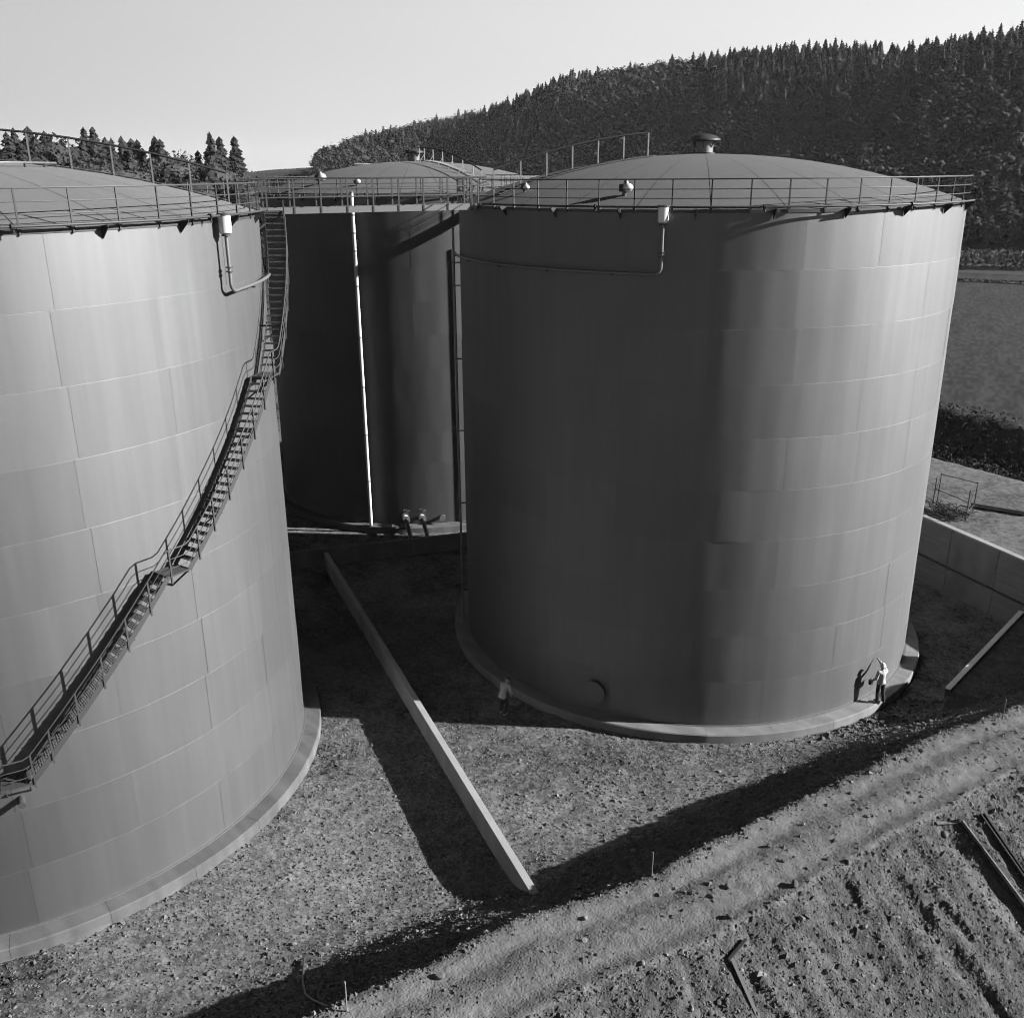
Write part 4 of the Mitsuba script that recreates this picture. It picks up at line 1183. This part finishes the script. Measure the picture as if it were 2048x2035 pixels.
def broadleaf(rng, n=260, w=0.27, ls=0.04, z0=0.18):
    """round-headed tree of height 1: leaf clumps in several lobes"""
    lobes = [(rng.normal(0, w * .42), rng.normal(0, w * .42), rng.uniform(z0 + .14, .70), rng.uniform(.55, .85) * w) for _ in range(9)] + [(rng.normal(0, .03), rng.normal(0, .03), .78, w * .72)]
    C, V, F, off = [], [], [], 0
    for x, y, z, r in lobes:
        m = trimesh.creation.icosphere(1 if n > 1000 else 0, 1.0); q = np.array(m.vertices)
        q = q * (0.62 + 0.55 * meshkit.fbm(q * 2.1 + rng.uniform(0, 40, 3), 3))[:, None] * r * (.74 if n > 1000 else .52)
        V.append(q + [x, y, z]); F.append(np.array(m.faces) + off); off += len(q)
    for j in range(n):
        x, y, z, r = lobes[j % len(lobes)]
        d = rng.normal(size=3); d /= np.linalg.norm(d)
        q = r * rng.uniform(.60, .93 if n > 1000 else 1.0) * d
        C.append([x + q[0], y + q[1], z + q[2]])
    v, f = leaf_cards(np.array(C), ls * rng.uniform(.7, 1.3, n), rng)
    return np.vstack(V + [v]), np.vstack(F + [f + off])


rng = np.random.default_rng(21)
CON = [conifer(rng, nb=80, w=rng.uniform(.21, .28)) for _ in range(6)]
BRO = [broadleaf(rng, 190, rng.uniform(.26, .34), .043) for _ in range(5)]
CON_HI = [conifer(rng, nb=420, w=w) for w in (.19, .22, .26)]
BRO_HI = [broadleaf(rng, 3800, w, .0125) for w in (.26, .30, .34)]


def put(proto, x, y, z, h, wid, rng):
    v, f = proto
    a = rng.uniform(0, 6.28)
    c, s = math.cos(a), math.sin(a)
    return np.c_[(v[:, 0] * c - v[:, 1] * s) * h * wid + x, (v[:, 0] * s + v[:, 1] * c) * h * wid + y, v[:, 2] * h + z], f


def tree(kind, x, y, z, h, wid, leafm, label, group, hi=False):
    if group:
        tone = {'leaf_0': 'deep-toned ', 'leaf_1': 'mid-toned ', 'leaf_2': 'pale-toned '}[leafm]
        label, group = tone + label, tone + group
    P_ = (CON_HI if hi else CON) if kind == 'con' else (BRO_HI if hi else BRO)
    key = thing('conifer_tree' if kind == 'con' else 'broadleaf_tree', label, 'tree', group)
    v, f = put(P_[rng.integers(len(P_))], x, y, z, h, wid, rng)
    obj('crown', (v, f), leafm, key)
    obj('trunk', MB().tube([(x, y, z - .5), (x, y, z + h * .45), (x, y, z + h * .9)], [h * .014, h * .010, h * .003], 5), 'bark', key)


# the hillside wood
spac = 4.6
gx, gy = np.meshgrid(np.arange(-120, 330, spac), np.arange(90, 600, spac))
Ph = np.c_[gx.ravel(), gy.ravel()] + rng.uniform(-2.0, 2.0, (gx.size, 2))
zh, dfh, bh = hill_height(Ph)
behind = (signed(Ph, RIDGE[::-1, :2])[0])
phi = np.degrees(np.arctan2(Ph[:, 0], Ph[:, 1]))
sel = (dfh > 1.5) & (phi > -10.9) & (phi < 32) & ((bh < 14) | (dfh + bh > 0)) & ~(behind > 14)
Ph, zh, dfh, bh = Ph[sel], zh[sel], dfh[sel], bh[sel]
patch = N(Ph, 0.016, 3, 41) + 0.5 * N(Ph, 0.06, 2, 42)
isbro = patch + 0.10 * np.exp(-(dfh / 90) ** 2) > 0.02
hh = rng.uniform(9.5, 13.5, len(Ph)) * np.where(isbro, .88, 1.0)
order = np.argsort(bh)
ridge_ids, used = [], []
for i in order:
    if bh[i] < 8 and len(ridge_ids) < 150 and -105 < Ph[i, 0] < 200:
        ridge_ids.append(i)
ridge_ids = set(ridge_ids)
front_ids = set(i for i in np.argsort(dfh)[:] if dfh[i] < 7.5 and Ph[i, 0] > 60) if True else set()
mass = {}
for i in range(len(Ph)):
    kind = 'bro' if isbro[i] else 'con'
    lm = 'leaf_%d' % ((1 + int(rng.uniform() < .55)) if kind == 'bro' else int(rng.uniform() < .35))
    wid = rng.uniform(1.0, 1.45)
    if i in ridge_ids:
        tree(kind, Ph[i, 0], Ph[i, 1], zh[i] - .4, hh[i], wid, lm, 'dark spruce on the skyline of the wooded hill' if kind == 'con' else 'round-headed tree on the skyline of the wooded hill', 'spruces along the skyline' if kind == 'con' else 'round-headed trees along the skyline')
    elif i in front_ids:
        tree(kind, Ph[i, 0], Ph[i, 1], zh[i] - .4, hh[i], wid, lm, 'spruce at the foot of the wooded hill behind the field' if kind == 'con' else 'leafy tree at the foot of the wooded hill behind the field', 'spruces at the foot of the hill' if kind == 'con' else 'leafy trees at the foot of the hill')
    else:
        P_ = CON if kind == 'con' else BRO
        mass.setdefault(lm, []).append(put(P_[rng.integers(len(P_))], Ph[i, 0], Ph[i, 1], zh[i] - .4, hh[i], wid, rng))
for q, (lm, L) in enumerate(sorted(mass.items())):
    off, V, F = 0, [], []
    for v, f in L:
        V.append(v); F.append(f + off); off += len(v)
    key = 'hillside_wood' if q == 0 else 'hillside_wood__%03d' % q
    scene[key] = mikit.ply((np.vstack(V), np.vstack(F)), lm)
tag('hillside_wood', 'dense dark mixed wood covering the hillside behind the tanks', 'wood', kind='stuff')

# the wood behind the left tank
top = np.array([(-70, 27.5), (0, 28.6), (64, 29.4), (138, 28.8), (180, 28.8), (223, 28), (276, 27.2), (318, 27.6), (360, 26.4), (398, 25.0)])
azx = np.array([(-70, -28.0), (0, -26.3), (138, -23.2), (276, -19.9), (398, -16.9), (520, -13.85)])
n = 0
for px_ in np.arange(-60, 408, 11.5):
    a = rad(np.interp(px_ + rng.uniform(-6, 6), azx[:, 0], azx[:, 1])); d = rng.uniform(183, 205)
    zt = np.interp(px_, top[:, 0], top[:, 1]) + rng.uniform(-2.6, .9) + (d - 190) * .03
    kind = 'con' if rng.uniform() < .86 else 'bro'
    tree(kind, d * math.sin(a), d * math.cos(a), HC - .3, zt - HC + .3, rng.uniform(.8, 1.1), 'leaf_%d' % rng.integers(0, 2), 'tall dark conifer in the wood behind the left tank' if kind == 'con' else 'tall round tree in the wood behind the left tank',
         'conifers in the left wood' if kind == 'con' else 'round trees in the left wood', True)
for px_ in np.arange(-60, 520, 24.0):
    a = rad(np.interp(px_ + rng.uniform(-8, 8), azx[:, 0], azx[:, 1])); d = rng.uniform(164, 178)
    zt = np.interp(px_, [-60, 300, 420, 520], [25.2, 24.2, 23.6, 21.8]) + rng.uniform(-1.8, 1.2)
    tree('bro', d * math.sin(a), d * math.cos(a), HC - .3, zt - HC + .3, rng.uniform(.9, 1.2), 'leaf_%d' % rng.integers(1, 3), 'lower leafy tree at the edge of the wood behind the left tank', 'leafy trees edging the left wood', True)
for px_, zt, d, lb in ((424, 28.7, 188, 'tall conifer standing clear of the wood, leftmost of the three'), (443, 28.1, 194, 'tall conifer standing clear of the wood, middle one of the three'), (474, 28.0, 190, 'tall conifer standing clear of the wood, rightmost of the three')):
    a = rad(np.interp(px_, azx[:, 0], azx[:, 1]))
    tree('con', d * math.sin(a), d * math.cos(a), HC - .3, zt - HC + .3, 1.0, 'leaf_0', lb, None, True)
# low far wood closing the valley
V, F, off = [], [], 0
for px_ in np.arange(470, 720, 3.2):
    a = rad(-16.9 + (px_ - 398) / 122 * 3.05); d = rng.uniform(640, 760)
    v, f = put(BRO[rng.integers(5)], d * math.sin(a), d * math.cos(a), HC - 1, 18.8 + rng.uniform(-2, 2.5), 1.2, rng)
    V.append(v); F.append(f + off); off += len(v)
tag(obj('distant_wood', (np.vstack(V), np.vstack(F)), 'leaf_0'), 'low far wood closing the valley on the skyline', 'wood', kind='stuff')

# crop along the foot of the hill, scrub in the ditch, grass on the path verge
def band(L, w, n, h, s, rng, name, m, lb, cat, stand=True):
    L = np.asarray(L, float); seg = np.linalg.norm(np.diff(L, axis=0), axis=1); cum = np.r_[0, np.cumsum(seg)]
    t = rng.uniform(0, cum[-1], n)
    x, y = np.interp(t, cum, L[:, 0]), np.interp(t, cum, L[:, 1])
    tt = np.gradient(L, axis=0); i = np.clip(np.searchsorted(cum, t) - 1, 0, len(L) - 2)
    dd = (L[i + 1] - L[i]) / seg[i][:, None]; nn = np.c_[-dd[:, 1], dd[:, 0]]
    o = w * rng.uniform(0, 1, n)
    C = np.c_[x + nn[:, 0] * o, y + nn[:, 1] * o, HC - .1 + h * rng.uniform(0.05, 1, n) ** .7]
    return tag(obj(name, leaf_cards(C, rng.uniform(.6, 1.3, n) * s, rng), m), lb, cat, kind='stuff')


band([(190, 160), (140, 178), (100, 191), (89, 194.5), (60, 206), (10, 228)][::-1], -9, 16000, 3.3, .34, rng, 'maize', 'crop_leaf', 'tall strip of maize along the far side of the field', 'crop')
band([(140, 130), (110, 146.5), (88.1, 159), (78, 165), (60, 175.5), (20, 199)], -1.2, 5000, .5, .16, rng, 'verge_grass', 'scrub_leaf', 'dark grass verge along the near side of the farm path', 'grass')
Ps = rng.uniform((16, 44), (60, 100), (150000, 2))
ds, ks = signed(Ps, WALL)[0], far_height(Ps)[1]
den = np.where((ks > 1.0) & (ks < 12.8), .40 + 1.2 * N(Ps * np.array([1, 1]), .35, 3, 51), 0)
Ps = Ps[(rng.uniform(0, 1, len(Ps)) < den) & (ds < -.4)]
zs3, ks = far_height(Ps)
hgt = np.where(ks > 10.5, .55, .8) * (0.5 + 1.2 * np.clip(N(Ps, .5, 3, 52) + .4, 0, 1))
C = np.c_[Ps, zs3 + hgt * rng.uniform(0, 1, len(Ps))]
tag(obj('scrub', leaf_cards(C, rng.uniform(.05, .14, len(C)), rng), 'scrub_leaf'), 'dark rank scrub filling the ditch beyond the dirt', 'scrub', kind='stuff')
